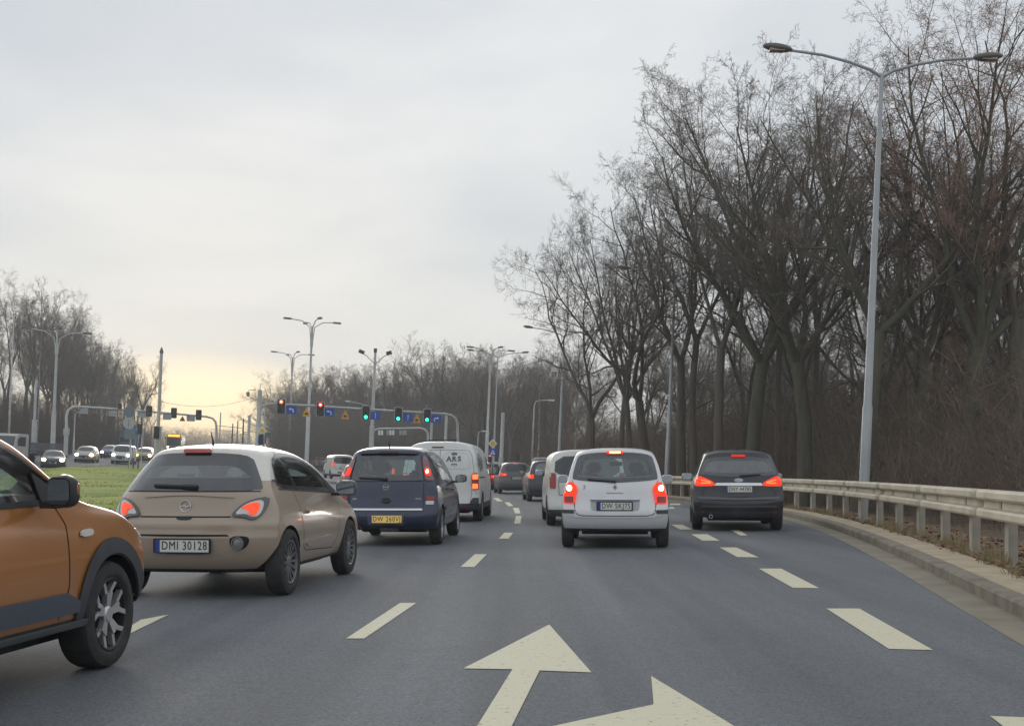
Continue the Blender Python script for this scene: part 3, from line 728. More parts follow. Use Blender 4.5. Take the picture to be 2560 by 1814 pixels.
                sm.lathe([(h*.72, .001), (h*.72, .045), (h*.6, .065), (h*.3, .068)], 18)
                sm.lathe([(h*.86, rr-.003), (h*.9, rr-.012), (h*.84, rr-.026), (h*.6, rr-.03)], 36)
            sb = sm.build('spokes', m, None, True, 30)
            WHEELS[key] = (tb.data, bb.data, sb.data)
            for o in (tb, bb, sb): bpy.data.objects.remove(o)
        for nm, me in zip(('tyre', 'rim', 'spokes'), WHEELS[key]): link(bpy.data.objects.new(nm, me), e)
        return e
    def wheels(s, **k):
        for y in s.axles:
            for sd in (-1, 1): s.wheel(y, sd, **k)
    def mirrors(s, y, z, m, size=(.2, .12, .15), x=None, sides=(-1, 1)):
        for sd in sides:
            xx = x if x is not None else s.sp['W'] + .06
            b = bmesh.new(); bmesh.ops.create_uvsphere(b, u_segments=20, v_segments=12, radius=.5)
            for v in b.verts:
                c = v.co; pw = lambda t: math.copysign(abs(t*2)**.62/2, t)
                c.x, c.z = pw(c.x), pw(c.z); c.y = max(c.y, -.22); c.x *= 1 - .25*max(0, c.y)*1.2
                v.co = Vector((c.x*size[0], c.y*size[1]*1.5, c.z*size[2]))
            o = bm_obj('wing_mirror', b, m, s.root, True, 50); o.location = (sd*xx, y, z)
            g = MB().prism(rrect(0, 0, size[0]*.80, size[2]*.78, .03), 'y', 0, -.004).build('mirror_glass', MIRG, o); g.location = (0, -.165*size[1]*2 - .003, 0)
            a = MB().box((0, 0, 0), (.10, .05, .035)).build('mirror_arm', BLACK, o); a.location = (-sd*size[0]*.55, .02, -size[2]*.42)
    def plate(s, x, z, txt, ax='rear', m=None, w=.52, h=.114, band=True, frame=True):
        d = 1 if ax == 'rear' else -1
        y = min((d * s._ray(x + a, z + b, ax)[0].y) for a in (-w/2, 0, w/2) for b in (-h/2, h/2)) * d - d*.008
        p = MB().prism(rrect(x, z, w, h, .008), 'y', y, y - d*.006).build('number_plate', m or PLATEW, s.root)
        if frame:
            fr = MB(); 
            for bx in ((x, z - h/2 - .006, w + .03, .012), (x, z + h/2 + .006, w + .03, .012), (x - w/2 - .009, z, .018, h), (x + w/2 + .009, z, .018, h)): fr.box((bx[0], y - d*.002, bx[1]), (bx[2], .016, bx[3]))
            fr.build('plate_frame', INK, p)
        if band: MB().box((x - d*(w/2 - .022), y - d*.0065, z), (.044, .003, h*.98)).build('plate_band', PBLUE, p)
        if txt:
            t = text_obj('plate_lettering', txt, h*.98, INK, p, (x + d*.022, y - d*.008, z), (R(90), 0, 0 if d > 0 else math.pi), .001, bold=0.0, sp=1.12)
            wdt = max(v.co.x for v in t.data.vertices) - min(v.co.x for v in t.data.vertices); t.scale.x = (w - .085) / wdt
        return p
    def seats(s, y, z0, xs=(-.36, .36), top=1.2, m=SEAT):
        for x in xs:
            o = MB(); o.box((x, y, (z0-.35 + top-.2)/2), (.46, .12, top-.2 - (z0-.35)))
            q = o.build('seat', m, s.root); b = bmesh.new(); b.from_mesh(q.data); bmesh.ops.bevel(b, geom=b.edges[:], offset=.05, segments=3, affect='EDGES', clamp_overlap=True); b.to_mesh(q.data); b.free()
            hh = MB().box((x, y - .02, top - .07), (.27, .10, .18)).build('headrest', m, q)
            b = bmesh.new(); b.from_mesh(hh.data); bmesh.ops.bevel(b, geom=b.edges[:], offset=.045, segments=3, affect='EDGES', clamp_overlap=True); b.to_mesh(hh.data); b.free()
    def wiper(s, p0, p1, w=.03, ax='rear'):
        a, b = Vector(p0), Vector(p1); n = 8; P = []
        for k in range(n+1):
            q = a + (b-a)*k/n; h, d = s._ray(q.x, q.y, ax); P.append(h - d*.022)
        MB().tube(P, [w*.62]*3 + [w*.45]*(n-2), 6).build('wiper', BLACK, s.root, True)
    def box_on(s, name, x, z, w, h, m, ax='rear', out=.03, r=.012):
        return s.panel(name, rrect(x, z, w, h, min(r, w*.45, h*.45)), m, ax, .003, .08, out)
    def aerial(s, y, h=.16, x=0.0, lean=.06):
        z = s._ray(x, y, 'top')[0].z
        MB().tube([(x, y, z-.01), (x, y, z+.03), (x, y-lean, z+h)], [.016, .010, .004], 6).build('roof_aerial', BLACK, s.root, True)
WHEELS = {}
# ---------------------------------------------------------------- the vehicles near the camera
def ellipse(cx, cz, a, b, n=24): return [(cx + a*math.cos(2*math.pi*k/n), cz + b*math.sin(2*math.pi*k/n)) for k in range(n)]
def lightning_badge(c, x, z, r, m=None):
    m = m or mat('satin_chrome', (.80, .80, .80), .3, .35)
    y = c._ray(x, z, 'rear')[0].y - .008
    b = MB().lathe([(0, r), (-.008, r*.92), (0, r*.80), (.008, r*.92)], 28, 'y', True).build('badge', m, c.root, True); b.location = (x, y, z)
    q = r; MB().prism(ccw([(-q*1.18, -.06*q), (-.05*q, .22*q), (.05*q, .02*q), (q*1.18, .10*q), (.05*q, -.22*q), (-.05*q, 0)]), 'y', -.006, .004).build('badge_bolt', m, b)

def silver_car():
    P = paint('silver_paint', (0.72, 0.725, 0.745), 0.34, 0.3, 0.45, 0.18, (0.4, 0.39, 0.38))
    L, H, W = 4.03, 1.585, .855
    sp = shape('hatch', L, H, W, zb=.27,
        top=[(0, 1.50), (.34, 1.535), (.6, 1.572), (1.3, H), (2.1, 1.545), (2.55, 1.45), (3.25, 1.03), (3.8, .9), (L, .72)],
        yr=[(.27, .12), (.34, .03), (.45, .0), (.60, .0), (.70, .03), (.74, .075), (.95, .10), (1.06, .15), (1.5, .36)],
        hw=[(.27, .93), (.36, .975), (.55, 1.0), (.75, .99), (.92, .955), (1.08, .88), (1.3, .825), (1.48, .755), (H, .70)], cr=.18)
    c = Car('silver_hatchback', 'silver hatchback with round brake lights on, beside the black people carrier', sp, P, (1.585, 17.85), 5.0, 'cars queueing in the lanes ahead', axles=(.62, 3.2), wr=.31, lower=(.315, DARKP))
    win = smooth_poly(sym([(0, 1.50), (.36, 1.492), (.565, 1.455), (.605, 1.38), (.672, 1.10), (.64, 1.068), (.3, 1.04), (0, 1.025)]), 1)
    hole = ccw(inset_poly(win, .075)); c.open_rear(hole)
    sw = smooth_poly([(.62, 1.12), (.78, 1.40), (1.2, 1.46), (2.05, 1.44), (2.45, 1.36), (3.0, 1.06), (2.5, 1.04), (1.2, 1.05)], 1)
    c.open_side(ccw(inset_poly(sw, .03))); c.arches(); c.finish()
    c.window(win, 'rear', GLASS, .07)
    for a in ('left', 'right'): c.window(sw, a, GLASS, .028, name='side_window')
    c.panel('windscreen', hole, GLASS, 'front', .003, .12)
    c.seats(1.05, 1.0, (-.42, .42), 1.18); c.seats(1.95, 1.0, (-.36, .36), 1.33)
    MB().box((0, 3.05, 1.02), (1.1, .5, .06)).build('dashboard', INTER, c.root); MB().box((.02, 2.62, 1.33), (.22, .03, .07)).build('rear_view_mirror', BLACK, c.root)
    c.panel('high_brake_lamp', sym([(0, 1.527), (.10, 1.522), (.145, 1.50), (.12, 1.473), (0, 1.463)]), REDL, 'rear', .012, .05, .02)
    c.panel('brake_lamp_strip', rrect(0, 1.500, .18, .022, .01), HOT, 'rear', .036, .05)
    for sd in (-1, 1):
        f = (lambda p: p) if sd > 0 else mirror
        o = c.panel('tail_lamp', f(arc(.705, .925, .113, -35, 215, 18) + [(.618, .80), (.632, .715), (.80, .71), (.805, .86)]), REDL, 'rear', .008, .05, .03)
        c.panel('lamp_bulb', f(ellipse(.712, .94, .045, .048, 16)), HOT, 'rear', .042, .05, parent=o)
        c.panel('lamp_reflector', f(rrect(.715, .765, .145, .095, .02)), REDU, 'rear', .042, .05, parent=o)
        c.panel('bumper_pad', f(rrect(.735, .578, .20, .055, .015)), DARKP, 'rear', .004, .05, .02)
        c.line('panel_gap', f([(.632, .715), (.62, .60), (.585, .535), (.5, .515), (0, .512)]), .012)
        c.line('panel_gap', f([(.672, 1.068), (.655, 1.03), (.62, .99)]), .008)
    c.panel('bumper_crease', sym([(0, .50), (.6, .50), (.75, .53), (.74, .515), (.6, .485), (0, .482)]), P, 'rear', .004, .06, .012)
    rec = smooth_poly([(-.38, .785), (.38, .785), (.375, .62), (.34, .588), (-.34, .588), (-.375, .62)], 1)
    c.panel('plate_recess', rec, mat('recess_silver', (0.42, 0.42, 0.44), .45, .2), 'rear', .004, .06)
    c.panel('tailgate_handle', rrect(0, .785, .76, .05, .02), P, 'rear', .006, .06, .035)
    c.line('shadow_gap', [(-.38, .757), (.38, .757)], .014, BLACK, off=.012)
    c.plate(-.005, .665, 'DW 5KJ75')
    y = c._ray(0, .955, 'rear')[0].y
    b = MB().prism([(0, .90), (.036, .955), (0, 1.01), (-.036, .955)], 'y', y - .012, y).build('badge', mat('satin_badge', (.5, .5, .52), .3, .8), c.root)
    MB().prism([(0, .93), (.014, .955), (0, .98), (-.014, .955)], 'y', y - .014, y - .011).build('badge_centre', DARKP, b)
    text_obj('sticker_figure', '2', .085, INK, c.root, (-.475, c._ray(-.475, .95, 'rear')[0].y - .004, .95), (R(80), 0, 0), .001)
    c.line('model_script', [(-.13, .862), (.13, .862)], .016, mat('satin_script', (.3, .3, .31), .4, .5))
    c.wiper((.02, 1.04), (-.42, 1.075), .03)
    c.wheels(w=.19, style='cap', m=mat('steel_cap', (.4, .4, .42), .4, .5)); c.mirrors(2.55, 1.07, P, (.19, .13, .14))
    c.aerial(.75, .05)
    MB().tube([(-.55, .32, .33), (-.55, .32, .3), (.55, .32, .3), (.55, .32, .33)], .03, 6).build('rear_axle', BLACK, c.root)
    return c

def black_car():
    P = paint('black_paint', (0.02, 0.021, 0.028), 0.3, 0.25, 0.7, 0.22, (0.11, 0.105, 0.1))
    L, H, W = 4.77, 1.655, .925
    sp = shape('hatch', L, H, W, zb=.27,
        top=[(0, 1.53), (.30, 1.58), (.6, 1.63), (1.5, H), (2.4, 1.60), (2.9, 1.48), (3.75, 1.05), (4.45, .93), (L, .75)],
        yr=[(.27, .14), (.36, .04), (.47, .0), (.62, .0), (.69, .03), (.72, .07), (.92, .09), (.96, .10), (1.08, .14), (1.53, .36)],
        hw=[(.27, .93), (.38, .98), (.60, 1.0), (.85, .99), (1.0, .955), (1.12, .90), (1.3, .84), (1.5, .76), (H, .70)], cr=.22)
    c = Car('black_people_carrier', 'black people carrier with red tail lights beside the guardrail', sp, P, (4.50, 23.0), 8.0, 'cars queueing in the lanes ahead', axles=(.95, 3.8), wr=.335, lower=(.40, DARKP))
    win = smooth_poly(sym([(0, 1.495), (.45, 1.48), (.64, 1.44), (.69, 1.32), (.765, 1.16), (.72, 1.13), (.35, 1.095), (0, 1.088)]), 1)
    c.open_rear(ccw(inset_poly(win, .08)))
    sw = smooth_poly([(.55, 1.16), (.75, 1.45), (1.4, 1.52), (2.3, 1.51), (2.8, 1.40), (3.35, 1.12), (2.8, 1.06), (1.3, 1.07)], 1)
    c.open_side(ccw(inset_poly(sw, .035))); c.arches(); c.finish()
    c.window(win, 'rear', GLASSD, .075)
    for a in ('left', 'right'): c.window(sw, a, GLASSD, .03, name='side_window')
    c.panel('windscreen', ccw(inset_poly(win, .08)), GLASS, 'front', .003, .12)
    c.seats(1.3, 1.05, (-.45, 0, .45), 1.22); c.seats(2.4, 1.05, (-.38, .38), 1.38)
    c.panel('high_brake_lamp', rrect(0, 1.51, .28, .05, .015), emis('dim_red_lens', (1, .03, .008), .35), 'rear', .012, .06, .02)
    for sd in (-1, 1):
        f = (lambda p: p) if sd > 0 else mirror
        o = c.panel('tail_lamp', f(smooth_poly([(.47, .93), (.50, .905), (.70, .90), (.885, .905), (.89, 1.10), (.86, 1.125), (.70, 1.085), (.56, 1.02), (.48, .975)], 1)), REDL, 'rear', .008, .05, .028)
        c.line('lamp_strip', f([(.74, 1.03), (.555, .985), (.545, .965), (.74, .965)]), .022, REDB, off=.04, parent=o)
        c.line('lamp_strip', f([(.79, 1.06), (.84, 1.06), (.855, 1.01), (.80, .975)]), .022, REDB, off=.04, parent=o)
        c.panel('rear_reflector', f(rrect(.69, .385, .10, .042, .012)), REDU, 'rear', .006, .05, .01)
        c.line('panel_gap', f([(.62, .90), (.70, .80), (.72, .72), (.66, .685), (0, .685)]), .01)
    c.panel('chrome_strip', sym([(0, .972), (.44, .968), (.478, .915), (0, .912)]), mat('pale_chrome', (.8, .8, .82), .25, .6), 'rear', .01, .06, .02)
    c.panel('plate_recess', sym([(0, .905), (.40, .905), (.34, .78), (0, .772)]), mat('recess_dark', (.05, .05, .057), .4), 'rear', .004, .06)
    c.plate(0, .842, 'DNY 44785', frame=False)
    c.panel('bumper_step_sheen', sym([(0, .675), (.80, .70), (.815, .675), (.76, .645), (0, .628)]), mat('ledge_reflection', (.10, .10, .115), .35, .3, .3), 'rear', .008, .07, .02)  # raised ledge; its lighter colour stands for the reflection along it
    c.panel('bumper_step_sheen', sym([(0, .518), (.72, .522), (.77, .50), (.72, .485), (0, .482)]), mat('ledge_reflection', (.10, .10, .115)), 'rear', .008, .07, .016)  # lower ledge, reflection likewise put into the colour
    y = c._ray(0, 1.02, 'rear')[0].y
    b = MB().prism(ellipse(0, 1.022, .085, .034), 'y', y - .012, y).build('badge', STEEL, c.root)
    MB().prism(ellipse(0, 1.022, .074, .025), 'y', y - .015, y - .01).build('badge_field', mat('badge_silverblue', (.42, .46, .56), .25, .5), b)
    t = text_obj('badge_script', 'Ford', .04, STEEL, b, (0, y - .016, 1.022), ext=.001); t.scale.x = 1.15
    c.wiper((.02, 1.105), (.42, 1.135), .035)
    MB().lathe([(0, .038), (-.06, .038), (-.06, .03), (.05, .03)], 16, 'y').build('exhaust_pipe', STEEL, c.root, True).location = (-.55, .06, .30)
    c.wheels(w=.22, style='spoke', n=7, m=DALLOY); c.mirrors(3.0, 1.08, mat('mirror_cap_grey', (.35, .36, .37), .4, .3), (.24, .14, .16))
    c.aerial(.55, .07)
    for sd in (-1, 1): c.line('roof_rail', [(sd*.60, .7), (sd*.62, 2.4)], .03, BLACK, 'top', .03)
    return c

def tan_car():
    P = paint('tan_paint', (0.40, 0.318, 0.243), 0.32, 0.15, 0.8, 0.15, (0.3, 0.27, 0.24))
    Wt = paint('cream_roof', (0.74, 0.72, 0.66), 0.35, 0.0, 0.4, 0.12, (0.55, 0.53, 0.48))
    L, H, W = 3.70, 1.485, .865
    sp = shape('hatch', L, H, W, zb=.245,
        top=[(0, 1.36), (.30, 1.40), (.55, 1.452), (1.1, H), (1.75, 1.455), (2.2, 1.34), (2.85, 1.0), (3.4, .87), (L, .70)],
        yr=[(.245, .16), (.31, .07), (.42, .015), (.59, .0), (.605, .035), (.63, .012), (.70, .005), (.765, .03), (.78, .065), (.90, .08), (1.02, .10), (1.06, .14), (1.40, .40)],
        hw=[(.245, .90), (.34, .96), (.52, 1.0), (.70, .995), (.85, .965), (.98, .905), (1.06, .85), (1.25, .775), (1.4, .69), (H, .62)], cr=.27, rr=.06,
        lev=[0, .05, .12, .2, .275, .29, .305, .35, .415, .425, .47, .53, .6, .645, .70, .77, .85, .92, .965, 1])
    c = Car('tan_hatchback', 'tan small hatchback with a cream white roof beside the orange car', sp, P, (-3.08, 10.84), 6.5, 'cars queueing in the lanes ahead', axles=(.60, 2.91), wr=.315, lower=(.285, mat('tan_lower', (.075, .065, .058), .6)), roof=(1.115, Wt))
    win = smooth_poly(sym([(0, 1.385), (.35, 1.378), (.50, 1.345), (.565, 1.24), (.665, 1.06), (.66, 1.025), (.3, 1.02), (0, 1.02)]), 1)
    hole = ccw(inset_poly(win, .13)); c.open_rear(hole)
    sw = smooth_poly([(.58, 1.045), (.60, 1.14), (.72, 1.31), (1.0, 1.385), (1.5, 1.395), (1.95, 1.30), (2.62, .985), (2.2, .985), (1.2, 1.02)], 1)
    c.open_side(ccw(inset_poly(sw, .04))); c.arches(.365); c.finish()
    c.window(win, 'rear', GLASSD, .12, sub=4)
    for a in ('left', 'right'):
        r, inn = c.window(sw, a, GLASS, .035, name='side_window')
        c.line('window_pillar', [(1.12, 1.02), (.98, 1.38)], .07, FRIT, a, .008)
        c.panel('sail_panel', [(2.3, .985), (2.12, 1.205), (2.62, .985)], BLACK, a, .009, .08)
        c.line('panel_gap', [(.96, 1.02), (.99, .80), (1.05, .45), (1.15, .40), (2.2, .36), (2.35, .5), (2.45, .75), (2.42, .98)], .008, None, a)
        c.panel('door_crease', smooth_poly([(1.1, .50), (2.2, .52), (2.3, .42), (1.2, .41)], 2), P, a, .003, .08, .008)
        c.panel('door_handle', rrect(1.25, .80, .19, .045, .018), P, a, .004, .05, .035)
        c.panel('handle_trim', rrect(1.25, .812, .16, .014, .006), STEEL, a, .04, .05)
        c.line('belt_trim', [(.58, 1.035), (1.2, 1.012), (2.2, .978), (2.6, .975)], .018, BLACK, a, .006)
        c.line('roof_edge_trim', [(.50, 1.115), (.62, 1.115)], .02, STEEL, a, .006)
    c.panel('windscreen', hole, GLASS, 'front', .003, .12)
    c.seats(.95, .98, (-.34, .34), 1.16); c.seats(1.75, .98, (-.34, .34), 1.27)
    c.panel('high_brake_lamp', rrect(.0, 1.402, .27, .038, .015), mat('unlit_red', (.42, .035, .03), .2, coat=.5), 'rear', .012, .06, .025)
    for sd in (-1, 1):
        f = (lambda p: p) if sd > 0 else mirror
        o = c.panel('tail_lamp', f(smooth_poly([(.445, .785), (.47, .835), (.53, .895), (.62, .945), (.735, .968), (.745, .90), (.72, .82), (.68, .765), (.62, .752), (.57, .78)], 1)), SMOKE, 'rear', .006, .05, .02)
        c.panel('lamp_surround', f(smooth_poly([(.47, .80), (.54, .882), (.62, .925), (.70, .938), (.71, .87), (.69, .80), (.655, .778), (.61, .785), (.575, .808)], 1)), CLEAR, 'rear', .028, .04, parent=o)
        c.panel('lamp_lens', f(smooth_poly([(.515, .862), (.60, .905), (.675, .918), (.685, .86), (.665, .802), (.63, .792), (.60, .81), (.595, .85)], 1)), ORG, 'rear', .034, .04, .006, parent=o)
    c.panel('fog_lamp_recess', smooth_poly([(.45, .60), (.60, .60), (.62, .55), (.575, .48), (.50, .465), (.44, .52)], 1), SEAM, 'rear', .004, .05)
    c.panel('fog_lamp_recess', mirror(smooth_poly([(.45, .60), (.60, .60), (.62, .55), (.575, .48), (.50, .465), (.44, .52)], 1)), SEAM, 'rear', .004, .05)
    for sd in (-1, 1):
        rg = MB().lathe([(0, .062), (-.014, .06), (-.014, .047), (0, .044)], 28, 'y').build('fog_lamp', DALLOY, c.root, True); rg.location = (sd*.515, c._ray(sd*.515, .532, 'rear')[0].y - .008, .532)
        MB().lathe([(-.006, .046), (-.012, .03), (-.014, .001)], 24, 'y').build('fog_lens', mat('fog_lens_grey', (.22, .21, .19), .2, coat=.5) if sd > 0 else REDU, rg, True)
    lightning_badge(c, 0, .877, .058)
    c.line('panel_gap', [(-.44, .778), (.44, .778)], .013); c.panel('tailgate_grip', smooth_poly([(-.085, .778), (.085, .778), (.06, .748), (-.06, .748)], 1), BLACK, 'rear', .004, .05)
    c.panel('under_ledge_line', sym([(0, .615), (.42, .615), (.44, .598), (0, .592)]), SEAM, 'rear', .003, .05)  # thin dark line below the bumper ledge
    c.line('panel_gap', [(-.66, 1.015), (.66, 1.015)], .012, BLACK)
    c.panel('tailgate_crease', smooth_poly([(-.42, .955), (0, .985), (.45, .955), (.45, .965), (0, 1.0), (-.42, .965)], 1), P, 'rear', .003, .06, .012)
    c.plate(0, .508, 'DMI 30128')
    c.line('plate_holder_text', [(-.16, .437), (.2, .437)], .012, PBLUE, off=.02)
    c.wiper((.10, 1.055), (-.33, 1.07), .04)
    c.wheels(w=.185, style='spoke', n=14, m=DALLOY, r=.322, x=.868); c.mirrors(2.28, 1.02, mat('mirror_shell', (.10, .11, .12), .35), (.24, .15, .17), x=.98)
    c.aerial(.78, .13)
    return c

def blue_car():
    P = paint('navy_paint', (0.020, 0.034, 0.080), 0.30, 0.2, 0.8, 0.28, (0.12, 0.12, 0.13))
    L, H, W = 4.05, 1.62, .85
    sp = shape('hatch', L, H, W, zb=.265,
        top=[(0, 1.52), (.26, 1.56), (.5, 1.60), (1.3, H), (2.2, 1.565), (2.6, 1.47), (3.3, 1.03), (3.8, .9), (L, .72)],
        yr=[(.265, .14), (.34, .03), (.42, .0), (.545, .0), (.57, .04), (.62, .03), (.66, .06), (1.0, .085), (1.07, .11), (1.52, .29)],
        hw=[(.265, .93), (.36, .98), (.55, 1.0), (.80, .99), (.98, .955), (1.1, .90), (1.3, .82), (1.5, .73), (H, .66)], cr=.19)
    c = Car('navy_hatchback', 'navy blue tall hatchback with a lit yellow number plate behind the white van', sp, P, (-2.02, 18.5), 3.0, 'cars queueing in the lanes ahead', axles=(.74, 3.37), wr=.31, lower=(.30, DARKP),
            roof=(1.535, paint('pale_roof', (0.20, 0.21, 0.25), 0.3, .3, .6, .1)))  # roof skin much paler and greyer than the navy body
    win = smooth_poly(sym([(0, 1.492), (.40, 1.485), (.50, 1.46), (.53, 1.36), (.585, 1.09), (.56, 1.052), (.3, 1.048), (0, 1.048)]), 1)
    hole = ccw(inset_poly(win, .085)); c.open_rear(hole)
    sw = smooth_poly([(.50, 1.10), (.62, 1.40), (.9, 1.49), (2.0, 1.50), (2.45, 1.40), (3.05, 1.08), (2.5, 1.04), (1.2, 1.05)], 1)
    c.open_side(ccw(inset_poly(sw, .035))); c.arches(); c.finish()
    c.window(win, 'rear', GLASS, .08)
    for a in ('left', 'right'):
        c.window(sw, a, GLASSD, .03, name='side_window')
        for yy in (1.05, 1.95): c.line('window_pillar', [(yy, 1.06), (yy - .03, 1.49)], .07, FRIT, a, .008)
        c.line('panel_gap', [(1.9, 1.04), (1.92, .5), (1.8, .36)], .008, None, a); c.line('panel_gap', [(2.85, 1.0), (2.9, .5), (2.75, .36)], .008, None, a)
        c.panel('door_handle', rrect(1.45, .90, .19, .04, .018), P, a, .004, .05, .03); c.panel('door_handle', rrect(2.35, .88, .19, .04, .018), P, a, .004, .05, .03)
        c.panel('side_moulding', rrect(1.9, .58, 1.7, .05, .02), P, a, .004, .1, .015)
    c.panel('windscreen', hole, GLASS, 'front', .003, .12)
    c.seats(1.15, 1.0, (-.36, .36), 1.2); c.seats(2.0, 1.0, (-.34, .34), 1.34)
    c.panel('hanging_tag', rrect(.10, 1.20, .045, .09, .01), emis('red_glow_tag', (1, .1, .05), .5), 'rear', .001, .05)
    c.panel('tailgate_spoiler', sym([(0, 1.535), (.42, 1.53), (.5, 1.50), (.46, 1.485), (0, 1.495)]), P, 'rear', .01, .06, .05)
    c.panel('high_brake_lamp', rrect(.02, 1.512, .30, .036, .012), DRED, 'rear', .065, .06, .01)
    for sd in (-1, 1):
        f = (lambda p: p) if sd > 0 else mirror
        o = c.panel('tail_lamp', f(smooth_poly([(.535, 1.45), (.60, 1.45), (.66, 1.30), (.745, 1.09), (.75, 1.055), (.615, 1.055), (.60, 1.12)], 1)), mat('pillar_lens', (.22, .10, .10), .15, coat=.6), 'rear', .006, .06, .015)
        c.panel('lamp_bulb', f(smooth_poly([(.585, 1.265), (.668, 1.265), (.705, 1.13), (.612, 1.13)], 1)), REDL, 'rear', .026, .05, .01, parent=o)
        if sd > 0: c.panel('lamp_core', ellipse(.638, 1.20, .022, .036, 12), HOT, 'rear', .042, .05, parent=o)
        c.panel('lower_lamp', f(rrect(.70, .775, .135, .065, .015)), REDU, 'rear', .006, .05, .015)
        c.panel('reversing_lamp', f(rrect(.695, .70, .125, .06, .015)), CLEAR, 'rear', .006, .05, .012)
        c.line('panel_gap', f([(.595, 1.04), (.60, .65), (.575, .60), (0, .60)]), .01)
    c.line('panel_gap', [(-.6, 1.042), (.6, 1.042)], .01)
    c.panel('chrome_strip', rrect(0, .594, 1.17, .03, .012), mat('pale_chrome', (.8, .8, .82)), 'rear', .008, .06, .015)
    lightning_badge(c, -.005, .949, .05)
    c.panel('tailgate_handle', smooth_poly([(-.07, .70), (.07, .70), (.065, .765), (0, .785), (-.065, .765)], 1), BLACK, 'rear', .006, .04, .03)
    text_obj('maker_script', 'OPEL', .035, STEEL, c.root, (-.51, c._ray(-.51, .755, 'rear')[0].y - .005, .755), (R(88), 0, 0), .001)
    text_obj('model_script', 'MERIVA', .035, STEEL, c.root, (.50, c._ray(.5, .76, 'rear')[0].y - .005, .76), (R(88), 0, 0), .001)
    c.panel('plate_recess', rrect(0, .425, .58, .165, .02), mat('recess_grey', (.13, .135, .16), .4, .2), 'rear', .004, .06, .006)
    c.plate(.0, .437, 'DW 260VJ', m=PLATEY, frame=False)
    c.wiper((.02, 1.075), (-.44, 1.095), .035)
    MB().box((.06, .02, .27), (.3, .05, .05)).build('tow_bar', BLACK, c.root)
    MB().lathe([(0, .03), (-.07, .03), (-.07, .024), (.05, .024)], 14, 'y').build('exhaust_pipe', mat('rusty_pipe', (.3, .14, .08), .6, .4), c.root, True).location = (-.42, .08, .29)
    c.wheels(w=.2, style='spoke', n=7, m=ALLOY); c.mirrors(2.62, 1.07, BLACK, (.21, .13, .14), x=.96)
    c.aerial(.42, .10)
    return c

